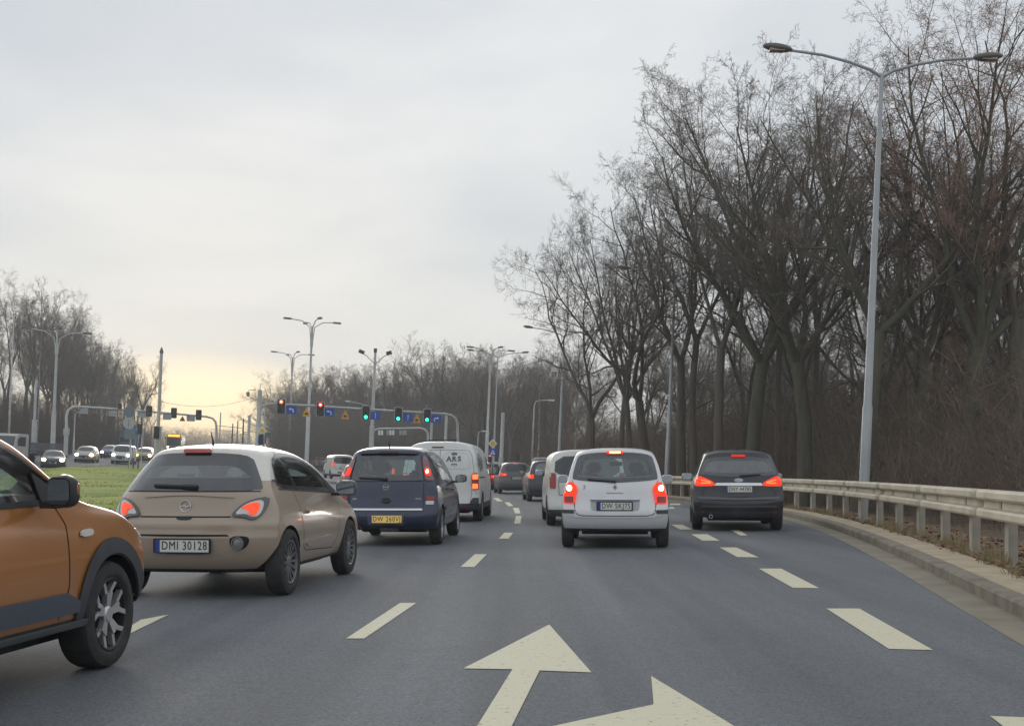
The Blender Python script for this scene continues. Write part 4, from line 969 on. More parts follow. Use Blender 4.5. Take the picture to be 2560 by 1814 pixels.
def white_van():
    P = paint('van_white', (0.70, 0.71, 0.70), 0.38, 0.0, 0.4, 0.16, (0.5, 0.49, 0.46))
    L, H, W = 4.96, 1.92, .96
    sp = shape('van', L, H, W, zb=.26, yr=[(.26, .08), (.34, .01), (.43, .0), (.55, .0), (.58, .05), (1.1, .065), (1.5, .12), (1.85, .24)], cr=.16, rr=.09,
        hw=[(.26, .95), (.36, .99), (.6, 1.0), (1.05, .985), (1.2, .955), (1.6, .895), (1.8, .83), (H, .76)])
    c = Car('white_van', 'white panel van with ARS lettering on its rear doors', sp, P, (-1.70, 27.2), 2.5, 'cars queueing in the lanes ahead', axles=(.95, 4.2), wr=.34, lower=(.44, DARKP), cat='van')
    c.arches(); c.finish()
    for sd in (-1, 1):
        f = (lambda p: p) if sd > 0 else mirror
        o = c.panel('tail_lamp', f(smooth_poly([(.745, 1.10), (.77, 1.155), (.90, 1.165), (.915, .78), (.90, .765), (.75, .765)], 1)), REDU, 'rear', .006, .05, .025)
        for zc in (1.065, .845): c.panel('lamp_bulb', f(rrect(.828, zc, .125, .115, .02)), REDB, 'rear', .036, .05, .004, parent=o)
        c.panel('bumper_corner', f([(.70, .44), (.74, .52), (.78, .575), (.95, .575), (.95, .44)]), DARKP, 'rear', .006, .05, .02)
        c.panel('rear_reflector', f(rrect(.60, .345, .12, .05, .012)), REDU, 'rear', .006, .05, .012)
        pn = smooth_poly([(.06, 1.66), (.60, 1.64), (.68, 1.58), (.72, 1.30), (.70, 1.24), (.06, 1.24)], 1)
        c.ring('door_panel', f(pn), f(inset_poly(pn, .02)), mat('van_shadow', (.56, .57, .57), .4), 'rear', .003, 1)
        for zc in (1.36, .72): c.panel('door_hinge', f(rrect(.885, zc, .05, .06, .02)), P, 'rear', .006, .05, .03)
        c.line('panel_gap', f([(0, 1.70), (.66, 1.69), (.735, 1.6), (.80, 1.2), (.735, .6), (.72, .47)]), .008)
    c.line('panel_gap', [(0, 1.70), (0, .45)], .01)
    c.panel('high_brake_lamp', rrect(-.06, 1.765, .28, .03, .01), mat('lamp_brown', (.10, .05, .045), .3), 'rear', .006, .05, .012)
    G = mat('van_lettering', (.12, .14, .14), .6)
    def on(nm, pts): return c.panel(nm, pts, G, 'rear', .004, .2, smooth=False)
    yv = lambda x, z: c._ray(x, z, 'rear')[0].y - .004
    for ch, xx in (('A', .21), ('R', .335), ('S', .455)):
        t = text_obj('van_lettering', ch, .165, G, c.root, (xx, yv(xx, 1.48) - .004, 1.485), (R(82), 0, 0), .001, bold=.006)
    for xx, w_ in ((.155, .05), (.255, .05), (.29, .06)): on('letter_serif', [(xx - w_/2, 1.424), (xx + w_/2, 1.424), (xx + w_/2, 1.434), (xx - w_/2, 1.434)])
    on('crown_emblem', [(.27, 1.575), (.40, 1.575), (.405, 1.625), (.375, 1.60), (.355, 1.635), (.335, 1.655), (.315, 1.635), (.295, 1.60), (.265, 1.625)])
    on('shield_emblem', [(.27, 1.375), (.40, 1.375), (.40, 1.33), (.38, 1.33), (.375, 1.352), (.295, 1.352), (.29, 1.33), (.27, 1.33)])
    on('shield_emblem', [(.315, 1.335), (.355, 1.335), (.335, 1.305)])
    S = mat('chevron_grey', (.36, .38, .39), .3, .4)
    for dz in (0, -.055): c.panel('badge', [(.47, 1.06+dz), (.545, 1.11+dz), (.62, 1.06+dz), (.62, 1.038+dz), (.545, 1.085+dz), (.47, 1.038+dz)], S, 'rear', .004, .2, .008)
    c.line('door_trim', [(.46, .985), (.64, .985)], .012, S)
    for a in ('left', 'right'):
        c.window(smooth_poly([(3.15, 1.12), (3.15, 1.60), (3.55, 1.60), (4.0, 1.15), (3.9, 1.10)], 1), a, DGLASS, .03, name='side_window')
        c.panel('rear_side_panel', smooth_poly([(.5, 1.20), (.55, 1.62), (1.7, 1.65), (1.75, 1.18)], 1), mat('side_panel_grey', (.28, .30, .31), .25, coat=.4), a, .003, .12)
        c.line('panel_gap', [(1.8, 1.75), (1.8, .45)], .01, None, a); c.line('slide_rail', [(.4, 1.05), (1.85, 1.05)], .03, BLACK, a); c.line('panel_gap', [(3.05, 1.7), (3.05, .45)], .01, None, a)
    c.window(smooth_poly(sym([(0, 1.76), (.6, 1.74), (.72, 1.22), (0, 1.18)]), 1), 'front', DGLASS, .04, name='windscreen')
    for x in (-.55, .0, .55): MB().tube([(x - .35, .6, c._ray(x, .6, 'top')[0].z + .03), (x + .35, .6, c._ray(x, .6, 'top')[0].z + .03)], .014, 6).build('roof_bar', BLACK, c.root) if x == 0 else None
    c.wheels(w=.22, style='cap', m=mat('steel_cap', (.4, .4, .42))); c.mirrors(3.72, 1.22, BLACK, (.2, .15, .26), x=1.1)
    return c

def orange_car():
    P = paint('orange_paint', (0.46, 0.185, 0.050), 0.28, 0.3, 0.85, 0.16, (0.3, 0.2, 0.13))
    L, H, W = 4.10, 1.56, .885
    sp = shape('hatch', L, H, W, zb=.30,
        top=[(0, 1.42), (.3, 1.47), (.7, 1.53), (1.3, H), (1.95, 1.535), (2.36, 1.43), (2.96, 1.095), (3.3, 1.045), (3.7, 1.00), (3.92, .93), (L, .80)],
        hw=[(.30, .955), (.38, .985), (.55, 1.0), (.72, .995), (.84, .975), (.92, .965), (.98, .94), (1.03, .91), (1.2, .875), (1.4, .815), (1.5, .75), (H, .68)],
        yf=[(.30, L-.25), (.4, L-.06), (.55, L), (.75, L-.01), (.90, L-.06), (1.0, L-.2)], cf=.36, rr=.035, plan=.03)
    c = Car('orange_crossover', 'orange crossover with grey wheel arch cladding, cropped by the picture edge', sp, P, (-3.72, 4.02), 7.0, 'cars queueing in the lanes ahead', axles=(.68, 3.26), wr=.327, lower=(.36, DARKP))
    sw = smooth_poly([(.55, 1.08), (.8, 1.40), (1.2, 1.455), (1.88, 1.455), (2.30, 1.355), (2.84, 1.055), (1.8, 1.035)], 1)
    c.open_side(ccw(inset_poly(sw, .035)))
    wh = smooth_poly(sym([(0, 1.45), (.48, 1.42), (.62, 1.12), (.5, 1.08), (0, 1.08)]), 1); c.open_rear(ccw(wh))
    c.arches(.385, .34); c.finish()
    for a in ('left', 'right'):
        c.window(sw, a, GLASS, .032, name='side_window')
        c.panel('sail_panel', [(2.50, 1.04), (2.46, 1.20), (2.80, 1.05)], BLACK, a, .010, .06, .01)
        c.line('window_pillar', [(1.30, 1.04), (1.26, 1.45)], .08, FRIT, a, .008)
        c.line('belt_trim', [(.6, 1.045), (1.8, 1.022), (2.82, 1.038)], .03, BLACK, a, .008)
        fo, fi = arc(3.26, .327, .475, -12, 196, 40), arc(3.26, .327, .378, -8, 190, 40)
        c.ring('arch_cladding', fo, fi, DARKP, a, .014, 3, closed=False); c.ring('arch_cladding_edge', fi, arc(3.26, .327, .368, -8, 190, 40), BLACK, a, .006, 1, closed=False)
        c.ring('arch_cladding', arc(.68, .327, .475, -12, 196, 40), arc(.68, .327, .378, -8, 190, 40), DARKP, a, .014, 3, closed=False)
        c.panel('door_cladding', [(1.10, .40), (1.10, .52), (2.65, .52), (2.80, .46), (2.80, .395)], mat('cladding_blue', (.075, .088, .115), .5), a, .006, .1, .018)
        c.panel('sill', [(1.0, .305), (1.0, .345), (2.9, .345), (2.9, .305)], mat('sill_grey', (.11, .12, .12), .5), a, .01, .1, .03)
        c.line('panel_gap', [(2.64, 1.03), (2.72, .9), (2.70, .55), (2.6, .37)], .009, None, a); c.line('panel_gap', [(1.30, 1.04), (1.30, .45), (1.22, .37)], .009, None, a)
        c.panel('side_repeater', smooth_poly([(2.86, .862), (2.99, .872), (3.01, .848), (2.985, .828), (2.85, .824)], 1), mat('repeater', (.78, .74, .70), .2, .3), a, .006, .05, .012)
        c.panel('door_handle', rrect(1.62, .90, .20, .04, .018), P, a, .004, .05, .035)
    c.panel('windscreen', wh, GLASS, 'front', .003, .12)
    c.seats(1.15, 1.0, (-.36, .36), 1.2); c.seats(1.75, 1.0, (-.36, .36), 1.32)
    MB().box((0, 2.7, 1.0), (1.2, .5, .08)).build('dashboard', INTER, c.root)
    MB().lathe([(-.012, .18), (0, .192), (.012, .18), (0, .168)], 28, 'y', True).build('steering_wheel', BLACK, c.root, True).location = (-.36, 2.28, 1.02)
    c.line('bonnet_gap', [(.70, 2.85), (.70, 3.4), (.62, 3.8)], .01, None, 'top')
    c.panel('headlamp', smooth_poly([(.45, .80), (.80, .86), (.86, .75), (.5, .70)], 1), CLEAR, 'front', .006, .06, .02); c.panel('headlamp', mirror(smooth_poly([(.45, .80), (.80, .86), (.86, .75), (.5, .70)], 1)), CLEAR, 'front', .006, .06, .02)
    c.panel('grille', rrect(0, .72, .8, .14, .04), BLACK, 'front', .006, .08, .01)
    for y in c.axles:
        for sd in (-1, 1): c.wheel(y, sd, w=.215, style='vspoke', n=5, m=mat('bright_alloy', (.62, .62, .62), .3, .7))
    c.mirrors(2.44, 1.095, BLACK, (.155, .15, .175), x=.985)
    for sd in (-1, 1):
        cap = bmesh.new(); bmesh.ops.create_uvsphere(cap, u_segments=16, v_segments=10, radius=.5)
        for v in cap.verts: v.co = Vector((v.co.x*.158, max(v.co.y, -.1)*.19, v.co.z*.165))
        o = bm_obj('mirror_cap', cap, P, c.root, True); o.location = (sd*.985, 2.452, 1.108)
    return c
silver_car(); black_car(); tan_car(); blue_car(); white_van(); orange_car()
# ---------------------------------------------------------------- the vehicles further off
def far_car(name, label, kind, L, H, W, col, px, d, heading, group, facing='away', brake=True, lights='off', plate='', gl=None, x=None, z=None, cat='car', glassy=False, metal=.1, lampz=None, detail=True, wr=.31, wheel_m=None, tilt=True, lamps='block', lower=True):
    """a whole vehicle; px = photo column of the middle of the end turned to the camera, d = its distance"""
    P = paint(name + '_paint', col, .32, metal, .55, .2)
    sp = shape(kind, L, H, W); x = atx(px, d) if x is None else x; z = lvl(x, d) if z is None else z
    if facing == 'toward':
        h = heading + 180; loc = (x + L*math.sin(R(heading)), d + L*math.cos(R(heading)), z)   # the front is at (x, d)
    else: h = heading; loc = (x, d, z)
    c = Car(name, label, sp, P, loc, h, group, tilt=tilt, cat=cat, wr=wr, lower=(.36, DARKP) if lower else None)
    c.arches(depth=.26); c.finish()
    G = gl or DGLASS; van = kind == 'van'; k = H
    rw = smooth_poly(sym([(0, .93*k), (.50*W/.86, .915*k), (.60*W/.86, .70*k), (0, .68*k)]) if kind != 'sedan' else sym([(0, .92*k), (.48*W/.86, .90*k), (.58*W/.86, .72*k), (0, .705*k)]), 1)
    if van: rw = smooth_poly(sym([(0, .91*k), (.70*W/.9, .90*k), (.74*W/.9, .64*k), (0, .635*k)]), 1)
    c.window(rw, 'rear', G, .03, name='rear_window')
    fw = smooth_poly(sym([(0, .93*k), (.52*W/.86, .91*k), (.64*W/.86, .70*k), (0, .68*k)]), 1) if not van else smooth_poly(sym([(0, .93*k), (.60*W/.9, .92*k), (.74*W/.9, .64*k), (0, .62*k)]), 1)
    c.window(fw, 'front', G, .03, name='windscreen')
    f = lambda q: q*L
    sw = [(f(.13), .70*k), (f(.19), .89*k), (f(.3), .93*k), (f(.52), .93*k), (f(.62), .87*k), (f(.75), .69*k), (f(.6), .675*k)]
    if kind == 'sedan': sw = [(f(.22), .70*k), (f(.31), .90*k), (f(.4), .935*k), (f(.52), .93*k), (f(.60), .87*k), (f(.74), .70*k), (f(.5), .68*k)]
    if van: sw = [(f(.62), .62*k), (f(.62), .88*k), (f(.71), .88*k), (f(.82), .64*k)]
    for a in ('left', 'right'): c.window(smooth_poly(sw, 1), a, G, .025, name='side_window')
    lz = (lampz or (.55 if not van else .50)) * k
    for sd in (-1, 1):
        g = (lambda p: p) if sd > 0 else mirror
        w0 = W * .97
        if lamps == 'block': pts = rrect(w0 - .13, lz, .2, .17, .04) if not van else rrect(w0 - .10, lz + .08, .13, .34, .03)
        else: pts = smooth_poly([(w0 - .42, lz), (w0 - .40, lz + .05), (w0 - .02, lz + .11), (w0, lz - .06), (w0 - .3, lz - .06)], 1)
        t = c.panel('tail_lamp', g(pts), REDL if brake else REDU, 'rear', .006, .06, .02)
        if brake: c.panel('lamp_bulb', g(ellipse(pts[0][0]*.5 + (w0-.12)*.5, lz + (.06 if van else .01), .035, .035, 10)), REDB, 'rear', .03, .06, parent=t)
        hl = c.panel('headlamp', g(smooth_poly([(.40*W/.86, .475*k), (.62*W/.86, .52*k), (.80*W/.86, .53*k), (.80*W/.86, .45*k), (.45*W/.86, .43*k)], 1)), CLEAR, 'front', .006, .06, .02)
        if lights in ('on', 'orange'): c.panel('lamp_bulb', g(ellipse(.62*W/.86, .48*k, .15, .105, 12)), HEAD if lights == 'on' or sd < 0 else IND, 'front', .03, .06, parent=hl)
    if brake: c.panel('high_brake_lamp', rrect(0, .95*k if kind != 'sedan' else .90*k, .26, .035, .01), REDL, 'rear', .01, .06, .012)
    c.panel('grille', smooth_poly(sym([(0, .44*k), (.34, .44*k), (.40, .36*k), (.3, .27*k), (0, .27*k)]), 1), BLACK, 'front', .006, .08, .01)
    c.plate(0, (.50 if kind == 'hatch' else .45)*k, plate if facing == 'away' else '', 'rear'); c.plate(0, .33*k, '', 'front')
    c.wheels(w=.2, style='spoke', n=5, m=wheel_m or DALLOY); c.mirrors(.66*L if not van else .76*L, .69*k, P, (.2, .12, .14))
    if detail:
        c.line('panel_gap', [(-.6*W/.86, .40*k), (-.62*W/.86, .66*k)], .012); c.line('panel_gap', [(.6*W/.86, .40*k), (.62*W/.86, .66*k)], .012); c.line('panel_gap', [(-.6*W/.86, .40*k), (.6*W/.86, .40*k)], .012)
    return c
Q = 'cars queueing in the lanes ahead'; ON = 'oncoming cars beyond the grass island'
c = far_car('white_minivan', 'white minivan mostly hidden in front of the silver hatchback', 'van', 4.3, 1.69, .89, (.74, .74, .70), 1470, 25.2, -.5, Q, brake=False, plate='', cat='van', tilt=False, wr=.32, lampz=.54)
c = far_car('dark_crossover', 'dark grey crossover with roof bars and a lit round brake light', 'hatch', 4.2, 1.64, .89, (.03, .035, .045), 1376, 45.3, -3, Q, tilt=False, lampz=.60, gl=glass('smoked_rear', (.3, .34, .36), .15))
for yy in (.95, 2.0):
    zz = c._ray(0, yy, 'top')[0].z + .09; MB().box((0, yy, zz), (1.15, .07, .03)).build('roof_bar', ALLOY, c.root)
    for sd in (-1, 1): MB().box((sd*.54, yy, zz - .08), (.05, .07, .14)).build('bar_foot', ALLOY, c.root)
far_car('grey_crossover', 'grey crossover with slim tail lights ahead of the dark crossover', 'hatch', 4.4, 1.66, .91, (.11, .105, .115), 1291, 60.5, -5.5, Q, plate='DW 7XM31', tilt=False, lamps='slim', lampz=.60)
far_car('red_hatchback', 'red hatchback seen past the white van mirror', 'hatch', 4.1, 1.52, .87, (.36, .035, .025), 1203, 72, -7, Q, tilt=False, lampz=.56)
far_car('pale_van', 'pale van far ahead beyond the red hatchback', 'van', 4.7, 1.95, .92, (.62, .62, .60), 1236, 97, -10, Q, cat='van', brake=False, lampz=.5)
far_car('white_estate_van', 'white high van with brake lights between the tan and navy hatchbacks', 'van', 4.4, 1.82, .90, (.66, .66, .62), 858, 86, -18, Q, cat='van', z=.57, lampz=.56)
far_car('rust_red_hatchback', 'rust red hatchback half hidden behind the navy hatchback', 'hatch', 4.0, 1.5, .86, (.33, .06, .04), 893, 62, -10, Q, brake=True, lampz=.6)
far_car('white_saloon', 'small white saloon far ahead left of the white high van', 'sedan', 4.4, 1.45, .88, (.66, .65, .63), 805, 148, -22, Q, z=1.5, brake=True)
# oncoming side
far_car('dark_saloon', 'dark brown saloon coming out past the white flatbed truck', 'sedan', 4.4, 1.42, .88, (.045, .035, .034), 131, 86, -20, ON, 'toward', False, 'on')
far_car('silver_oncoming_hatchback', 'silver hatchback with both headlights on', 'hatch', 4.0, 1.55, .87, (.42, .41, .38), 208, 103, -12, ON, 'toward', False, 'on', metal=.3)
far_car('blue_hatchback', 'violet blue car behind the white oncoming van', 'hatch', 4.0, 1.50, .86, (.09, .085, .20), 269, 122, -12, ON, 'toward', False, 'on')
far_car('white_city_van', 'white city van with a wide dark grille', 'van', 4.3, 1.82, .91, (.70, .70, .68), 300, 105, -10, ON, 'toward', False, 'on', cat='van')
far_car('gold_saloon', 'golden beige car with orange indicator glowing', 'hatch', 4.2, 1.5, .87, (.36, .25, .11), 357, 116, -14, ON, 'toward', False, 'orange')
far_car('rear_beige_hatchback', 'pale beige car behind the golden beige car', 'hatch', 4.2, 1.55, .87, (.40, .36, .30), 362, 132, -14, ON, 'toward', False, 'off')

def truck():
    x, d = atx(42, 93), 93.0; z = lvl(x, d); h = -22
    r = thing('flatbed_truck', 'white flatbed truck with a dark load bed behind the orange car', 'truck', (x, d, z), R(166), 'oncoming cars beyond the grass island', lean=True)
    Wt = paint('truck_white', (.48, .48, .46), .4, 0, .3, .2)
    # the cab faces +y here (turned towards the camera)
    cab = MB().prism([(-.1, .55), (1.55, .55), (1.62, .9), (1.60, 1.25), (1.28, 2.22), (1.1, 2.32), (-.1, 2.32)], 'x', -1.0, 1.0).build('cab', Wt, r)
    b = bmesh.new(); b.from_mesh(cab.data); bmesh.ops.bevel(b, geom=b.edges[:], offset=.07, segments=3, affect='EDGES', clamp_overlap=True); b.to_mesh(cab.data); b.free()
    def slope(zz): return 1.60 - (zz - 1.25)/.97*.32
    V = [(-.85, slope(1.35)+.02, 1.35), (.85, slope(1.35)+.02, 1.35), (.80, slope(2.12)+.02, 2.12), (-.80, slope(2.12)+.02, 2.12)]
    mesh_obj('windscreen', V, [(0, 1, 2, 3)], DGLASS, r)
    for s in (-1, 1):
        MB().prism([(.35, 1.35), (1.30, 1.35), (1.12, 2.08), (.35, 2.08)], 'x', s*.998, s*1.012).build('side_window', DGLASS, r)
        MB().box((s*1.25, 1.45, 1.75), (.22, .10, .42)).build('wing_mirror', BLACK, r)
        MB().prism(rrect(s*.72, .85, .34, .2, .05), 'y', 1.60, 1.66).build('headlamp', CLEAR, r)
    MB().prism(rrect(0, 1.02, 1.0, .16, .04), 'y', 1.58, 1.65).build('grille', BLACK, r); MB().box((0, 1.56, .52), (2.0, .2, .22)).build('front_bumper', DARKP, r)
    MB().box((0, -2.0, .75), (.9, 4.4, .18)).build('chassis', BLACK, r); MB().box((0, -2.2, .98), (2.2, 4.2, .1)).build('load_bed', DARKP, r)
    for k in range(4):
        for s in (-1, 1): MB().box((s*1.11, -2.2, 1.12 + k*.17), (.03, 4.2, .14)).build('side_board', mat('bed_grey', (.11, .115, .13), .6), r)
        MB().box((0, -4.3, 1.12 + k*.17), (2.2, .03, .14)).build('tail_board', mat('bed_grey', (.11, .115, .13)), r)
    MB().box((0, -.16, 1.5), (2.2, .06, 1.1)).build('headboard', mat('bed_grey', (.11, .115, .13)), r)
    for y in (.85, -3.0):
        for s in (-1, 1):
            o = MB().lathe([(-.11, .2), (-.11, .34), (-.08, .37), (.08, .37), (.11, .34), (.11, .2), (.06, .18), (.06, .001)], 24).build('wheel', RUBBER, r, True); o.location = (s*.9, y, .37)
truck()
def bus():
    x, d = atx(433, 205), 205.0
    r = thing('city_bus', 'city bus with a glowing orange destination display far down the road', 'bus', (x, d, lvl(x, d) + .9), R(180 + 12), lean=True)
    B = paint('bus_yellow', (.55, .38, .06), .4, 0, .3, .2)
    b = MB().box((0, -5.5, 1.75), (2.5, 11, 2.7)).build('body', B, r); q = bmesh.new(); q.from_mesh(b.data); bmesh.ops.bevel(q, geom=q.edges[:], offset=.15, segments=3, affect='EDGES'); q.to_mesh(b.data); q.free()
    MB().prism(rrect(0, 1.75, 2.3, 1.5, .1), 'y', .0, .02).build('windscreen', DGLASS, r)
    MB().prism(rrect(0, 2.78, 2.0, .36, .05), 'y', .01, .03).build('destination_display', emis('display_orange', (1, .42, .03), 2.2), r)
    MB().prism(rrect(0, .62, 2.3, .5, .05), 'y', .0, .02).build('front_panel', BLACK, r)
    for s in (-1, 1):
        MB().prism(ellipse(s*.95, .75, .13, .11), 'y', .02, .05).build('headlamp', HEAD, r)
        for k in range(6): MB().box((s*1.255, -1.4 - k*1.65, 2.0), (.02, 1.5, 1.1)).build('side_window', DGLASS, r)
        for y in (-2.5, -8.2): o = MB().lathe([(-.14, .25), (-.14, .46), (.14, .46), (.14, .25), (.1, .001)], 20).build('wheel', RUBBER, r, True); o.location = (s*1.1, y, .47)
        MB().box((s*1.4, .15, 2.3), (.14, .12, .4)).build('wing_mirror', BLACK, r)
bus()
def blue_truck():
    x, d = atx(318, 165), 165.0
    r = thing('blue_lorry', 'blue box lorry in the oncoming queue behind the round signs', 'lorry', (x, d, lvl(x, d) + .5), R(180 + 10), lean=True)
    B = paint('lorry_blue', (.07, .18, .32), .45, 0, .3, .2)
    MB().box((0, -4.2, 2.0), (2.4, 6.4, 2.5)).build('box_body', B, r); MB().prism([(-.9, .5), (.6, .5), (.62, 1.3), (.35, 2.5), (-.9, 2.5)], 'x', -1.1, 1.1).build('cab', B, r)
    mesh_obj('windscreen', [(-1, .61, 1.4), (1, .61, 1.4), (.95, .38, 2.35), (-.95, .38, 2.35)], [(0, 1, 2, 3)], DGLASS, r)
    MB().prism(rrect(-.55, 3.05, 1.0, .8, .08), 'y', -.9, -.4).build('roof_box', mat('sign_blue_bright', (.03, .22, .62), .4), r)
    for s in (-1, 1):
        MB().prism(ellipse(s*.85, .8, .13, .1), 'y', .6, .66).build('headlamp', CLEAR, r)
        for y in (0, -5.8): o = MB().lathe([(-.13, .22), (-.13, .45), (.13, .45), (.13, .22), (.1, .001)], 20).build('wheel', RUBBER, r, True); o.location = (s*1.0, y, .45)
blue_truck()
# ---------------------------------------------------------------- street lamps, masts, signals and signs
POLE = mat('pole_grey', (.33, .355, .375), .5, .4, col2=(.42, .445, .46), nscale=1.0)
POLEW = mat('pole_pale', (.44, .455, .45), .55, .2, col2=(.56, .565, .55), nscale=1.5)
HEADM = mat('lamp_housing', (.14, .13, .115), .5, .2)
SIGB = mat('signal_black', (.025, .027, .03), .5)
SIGW = mat('signal_border', (.62, .64, .64), .5)
SBLUE = mat('sign_blue', (.012, .085, .42), .4); SWHITE = mat('sign_white', (.78, .78, .76), .45); SYEL = mat('sign_yellow', (.78, .50, .03), .4); SAMB = mat('sign_amber', (.72, .36, .03), .4)
SBACK = mat('sign_back', (.36, .38, .38), .5, .5); SGREEN = mat('sign_green', (.01, .19, .13), .4)
def base(px, d, z=None):
    x = atx(px, d); return (x, d, (terr(x, d) if x > edge(max(-30, min(d, 400))) else lvl(x, d)) if z is None else z)
def zpix(py, d): return CAM + (HY - py) * d / F
def double_lamp(label, px, d, ztop, span=2.15, rz=0.0, r0=.095, r1=.05, group='double-arm street lamps along the guardrail'):
    b = base(px, d); h = ztop - b[2]
    t = thing('street_lamp', label, 'street lamp', b, rz, group, lean=True)
    MB().tube([(0, 0, -.3), (0, 0, 2.6), (0, 0, 2.65), (0, 0, h)], [r0*1.25, r0*1.2, r0, r1], 14).build('pole', POLE, t, True)
    MB().lathe([(0, .0), (0, r0*2.6), (.03, r0*2.6), (.05, r0*1.4)], 16, 'z').build('base_plate', POLE, t)
    for s in (-1, 1):
        P = [(0, 0, h - .05), (s*.12*span, 0, h + .05*span), (s*.35*span, 0, h + .125*span), (s*.65*span, 0, h + .19*span), (s*span, 0, h + .225*span)]
        a = MB().tube(P, [.045, .04, .036, .034, .032], 8).build('arm', POLE, t, True)
        hd = bmesh.new(); bmesh.ops.create_uvsphere(hd, u_segments=14, v_segments=8, radius=.5)
        for v in hd.verts: c = v.co; v.co = Vector((c.x*.72, c.y*.30, (c.z*.20 if c.z > 0 else c.z*.16)))
        o = bm_obj('lamp_head', hd, HEADM, a, True, 60); o.location = (s*(span + .30), 0, h + .245*span); o.rotation_euler = (0, -s*R(6), 0)
        g = MB().box((s*.02, 0, -.055), (.34, .2, .05)).build('lamp_glass', mat('lamp_diffuser', (.42, .34, .26), .4), a); g.location = o.location
    return t
double_lamp('tall double-arm street lamp behind the guardrail, nearest of its row', 2157, 27, zpix(187, 27))
double_lamp('double-arm street lamp behind the silver hatchback, second in its row', 1665, 55, zpix(702, 55))
double_lamp('double-arm street lamp against the oak, third in its row', 1394, 78.5, zpix(840, 78.5))
double_lamp('double-arm street lamp at the bend, fourth in its row', 1231, 104, zpix(892, 104))
def multi_lamp(label, px, d, ytop, heads=4, span=1.5, name='mast_lamp', m=POLEW):
    b = base(px, d); h = zpix(ytop, d) - b[2]; t = thing(name, label, 'street lamp', b, .25, 'tall mast lamps over the junction', lean=True)
    MB().tube([(0, 0, -.2), (0, 0, h*.40), (0, 0, h*.405), (0, 0, h*.80), (0, 0, h)], [.22, .20, .14, .11, .08], 12).build('mast', m, t, True)
    MB().tube([(0, 0, h*.86), (0, 0, h*.95)], .16, 12).build('mast_collar', m, t, True)
    for k in range(heads):
        a = math.pi*2*k/heads + .2; c, s = math.cos(a), math.sin(a)
        P = [(c*.1, s*.1, h*.90), (c*.25, s*.25, h - .1), (c*.7*span, s*.7*span, h + .45), (c*span*1.5, s*span*1.5, h + .55)]
        ar = MB().tube(P, .05, 6).build('arm', m, t, True)
        MB().box((c*(span*1.5 + .3), s*(span*1.5 + .3), h + .55), (.75, .3, .16), Matrix.Rotation(a, 3, 'Z')).build('lamp_head', HEADM, ar)
    return t
multi_lamp('tallest mast lamp with four heads above the signal gantry', 765, 116, 815)
multi_lamp('shorter mast lamp with four heads left of the tallest one', 720, 154, 893)
multi_lamp('mast lamp with four heads beside the concrete post on the bend', 1213, 130, 884)
multi_lamp('mast lamp with four heads in front of the far left wood', 130, 104, 842)
def flood_mast():
    d = 118; b = base(925, d); h = zpix(878, d) - b[2]; t = thing('flood_mast', 'pale mast with two floodlights and a side arm behind the gantry', 'street lamp', b, 0, None, lean=True)
    MB().tube([(0, 0, -.2), (0, 0, 5.2), (0, 0, 5.25), (0, 0, h)], [.27, .25, .19, .12], 12).build('mast', POLEW, t, True)
    for s in (-1, 1):
        a = MB().tube([(0, 0, h - 1.3), (s*.9, 0, h - .45), (s*1.2, 0, h - .3)], .05, 6).build('arm', POLEW, t, True)
        MB().box((s*1.4, 0, h - .1), (.55, .4, .35), Matrix.Rotation(-s*.35, 3, 'Y')).build('floodlight', SIGB, a)
    MB().box((0, 0, h + .1), (.3, .3, .4)).build('mast_camera', SIGB, t)
    z = zpix(1008, d) - b[2]; a = MB().tube([(0, 0, z - .4), (-1.2, 0, z - .1), (-2.4, 0, z + .1)], .045, 6).build('side_arm', POLEW, t, True); MB().box((-2.6, 0, z + .12), (.5, .2, .12)).build('lamp_head', SWHITE, a)
flood_mast()
def single_lamp(label, px, d, ytop, side=1, span=1.4, r=.09):
    b = base(px, d); h = zpix(ytop, d) - b[2]; t = thing('path_lamp', label, 'street lamp', b, 0, 'small single-arm lamps round the junction', lean=True)
    MB().tube([(0, 0, -.2), (0, 0, h*.4), (0, 0, h*.41), (0, 0, h - .5), (side*.1*span, 0, h - .12), (side*.4*span, 0, h), (side*span, 0, h + .08)], [r*1.4, r*1.3, r, r*.7, r*.6, r*.5, r*.5], 10).build('pole', POLEW, t, True)
    MB().box((side*(span + .25), 0, h + .07), (.6, .24, .13)).build('lamp_head', SWHITE, t)
single_lamp('small single-arm lamp left of the signal gantry in the sunset gap', 655, 96, 999, 1, .5, .07)
single_lamp('single-arm lamp on the bend below the oak', 1327, 112, 1000, 1)
single_lamp('single-arm lamp between the flood mast and the van roof', 1190, 128, 1078, 1, .5, .08)
single_lamp('single-arm lamp under the left gantry beam', 183, 118, 1030, 1, .6, .07)
def post(name, label, px, d, ytop, r0, r1, step=.38, m=POLEW, group='pale steel posts round the junction', cap=False):
    b = base(px, d); h = zpix(ytop, d) - b[2]; t = thing(name, label, 'post', b, 0, group, lean=True)
    MB().tube([(0, 0, -.2), (0, 0, h*step), (0, 0, h*step + .08), (0, 0, h)], [r0*1.05, r0, r1*1.1, r1], 12).build('shaft', m, t, True)
    MB().tube([(0, 0, h*step - .04), (0, 0, h*step + .06)], r0*1.12, 12).build('collar', m, t, True)
    if cap: MB().tube([(0, 0, h), (0, 0, h + .1), (0, 0, h + .35)], [r1*1.3, r1*1.3, .03], 8).build('cap', HEADM, t)
    return t, h
post('catenary_post', 'stout pale post behind the white van, ending below the branches', 1250, 88, 1031, .19, .14)
post('catenary_post', 'thin stepped post between the van roof and the gantry corner', 1109, 100, 1032, .17, .12)
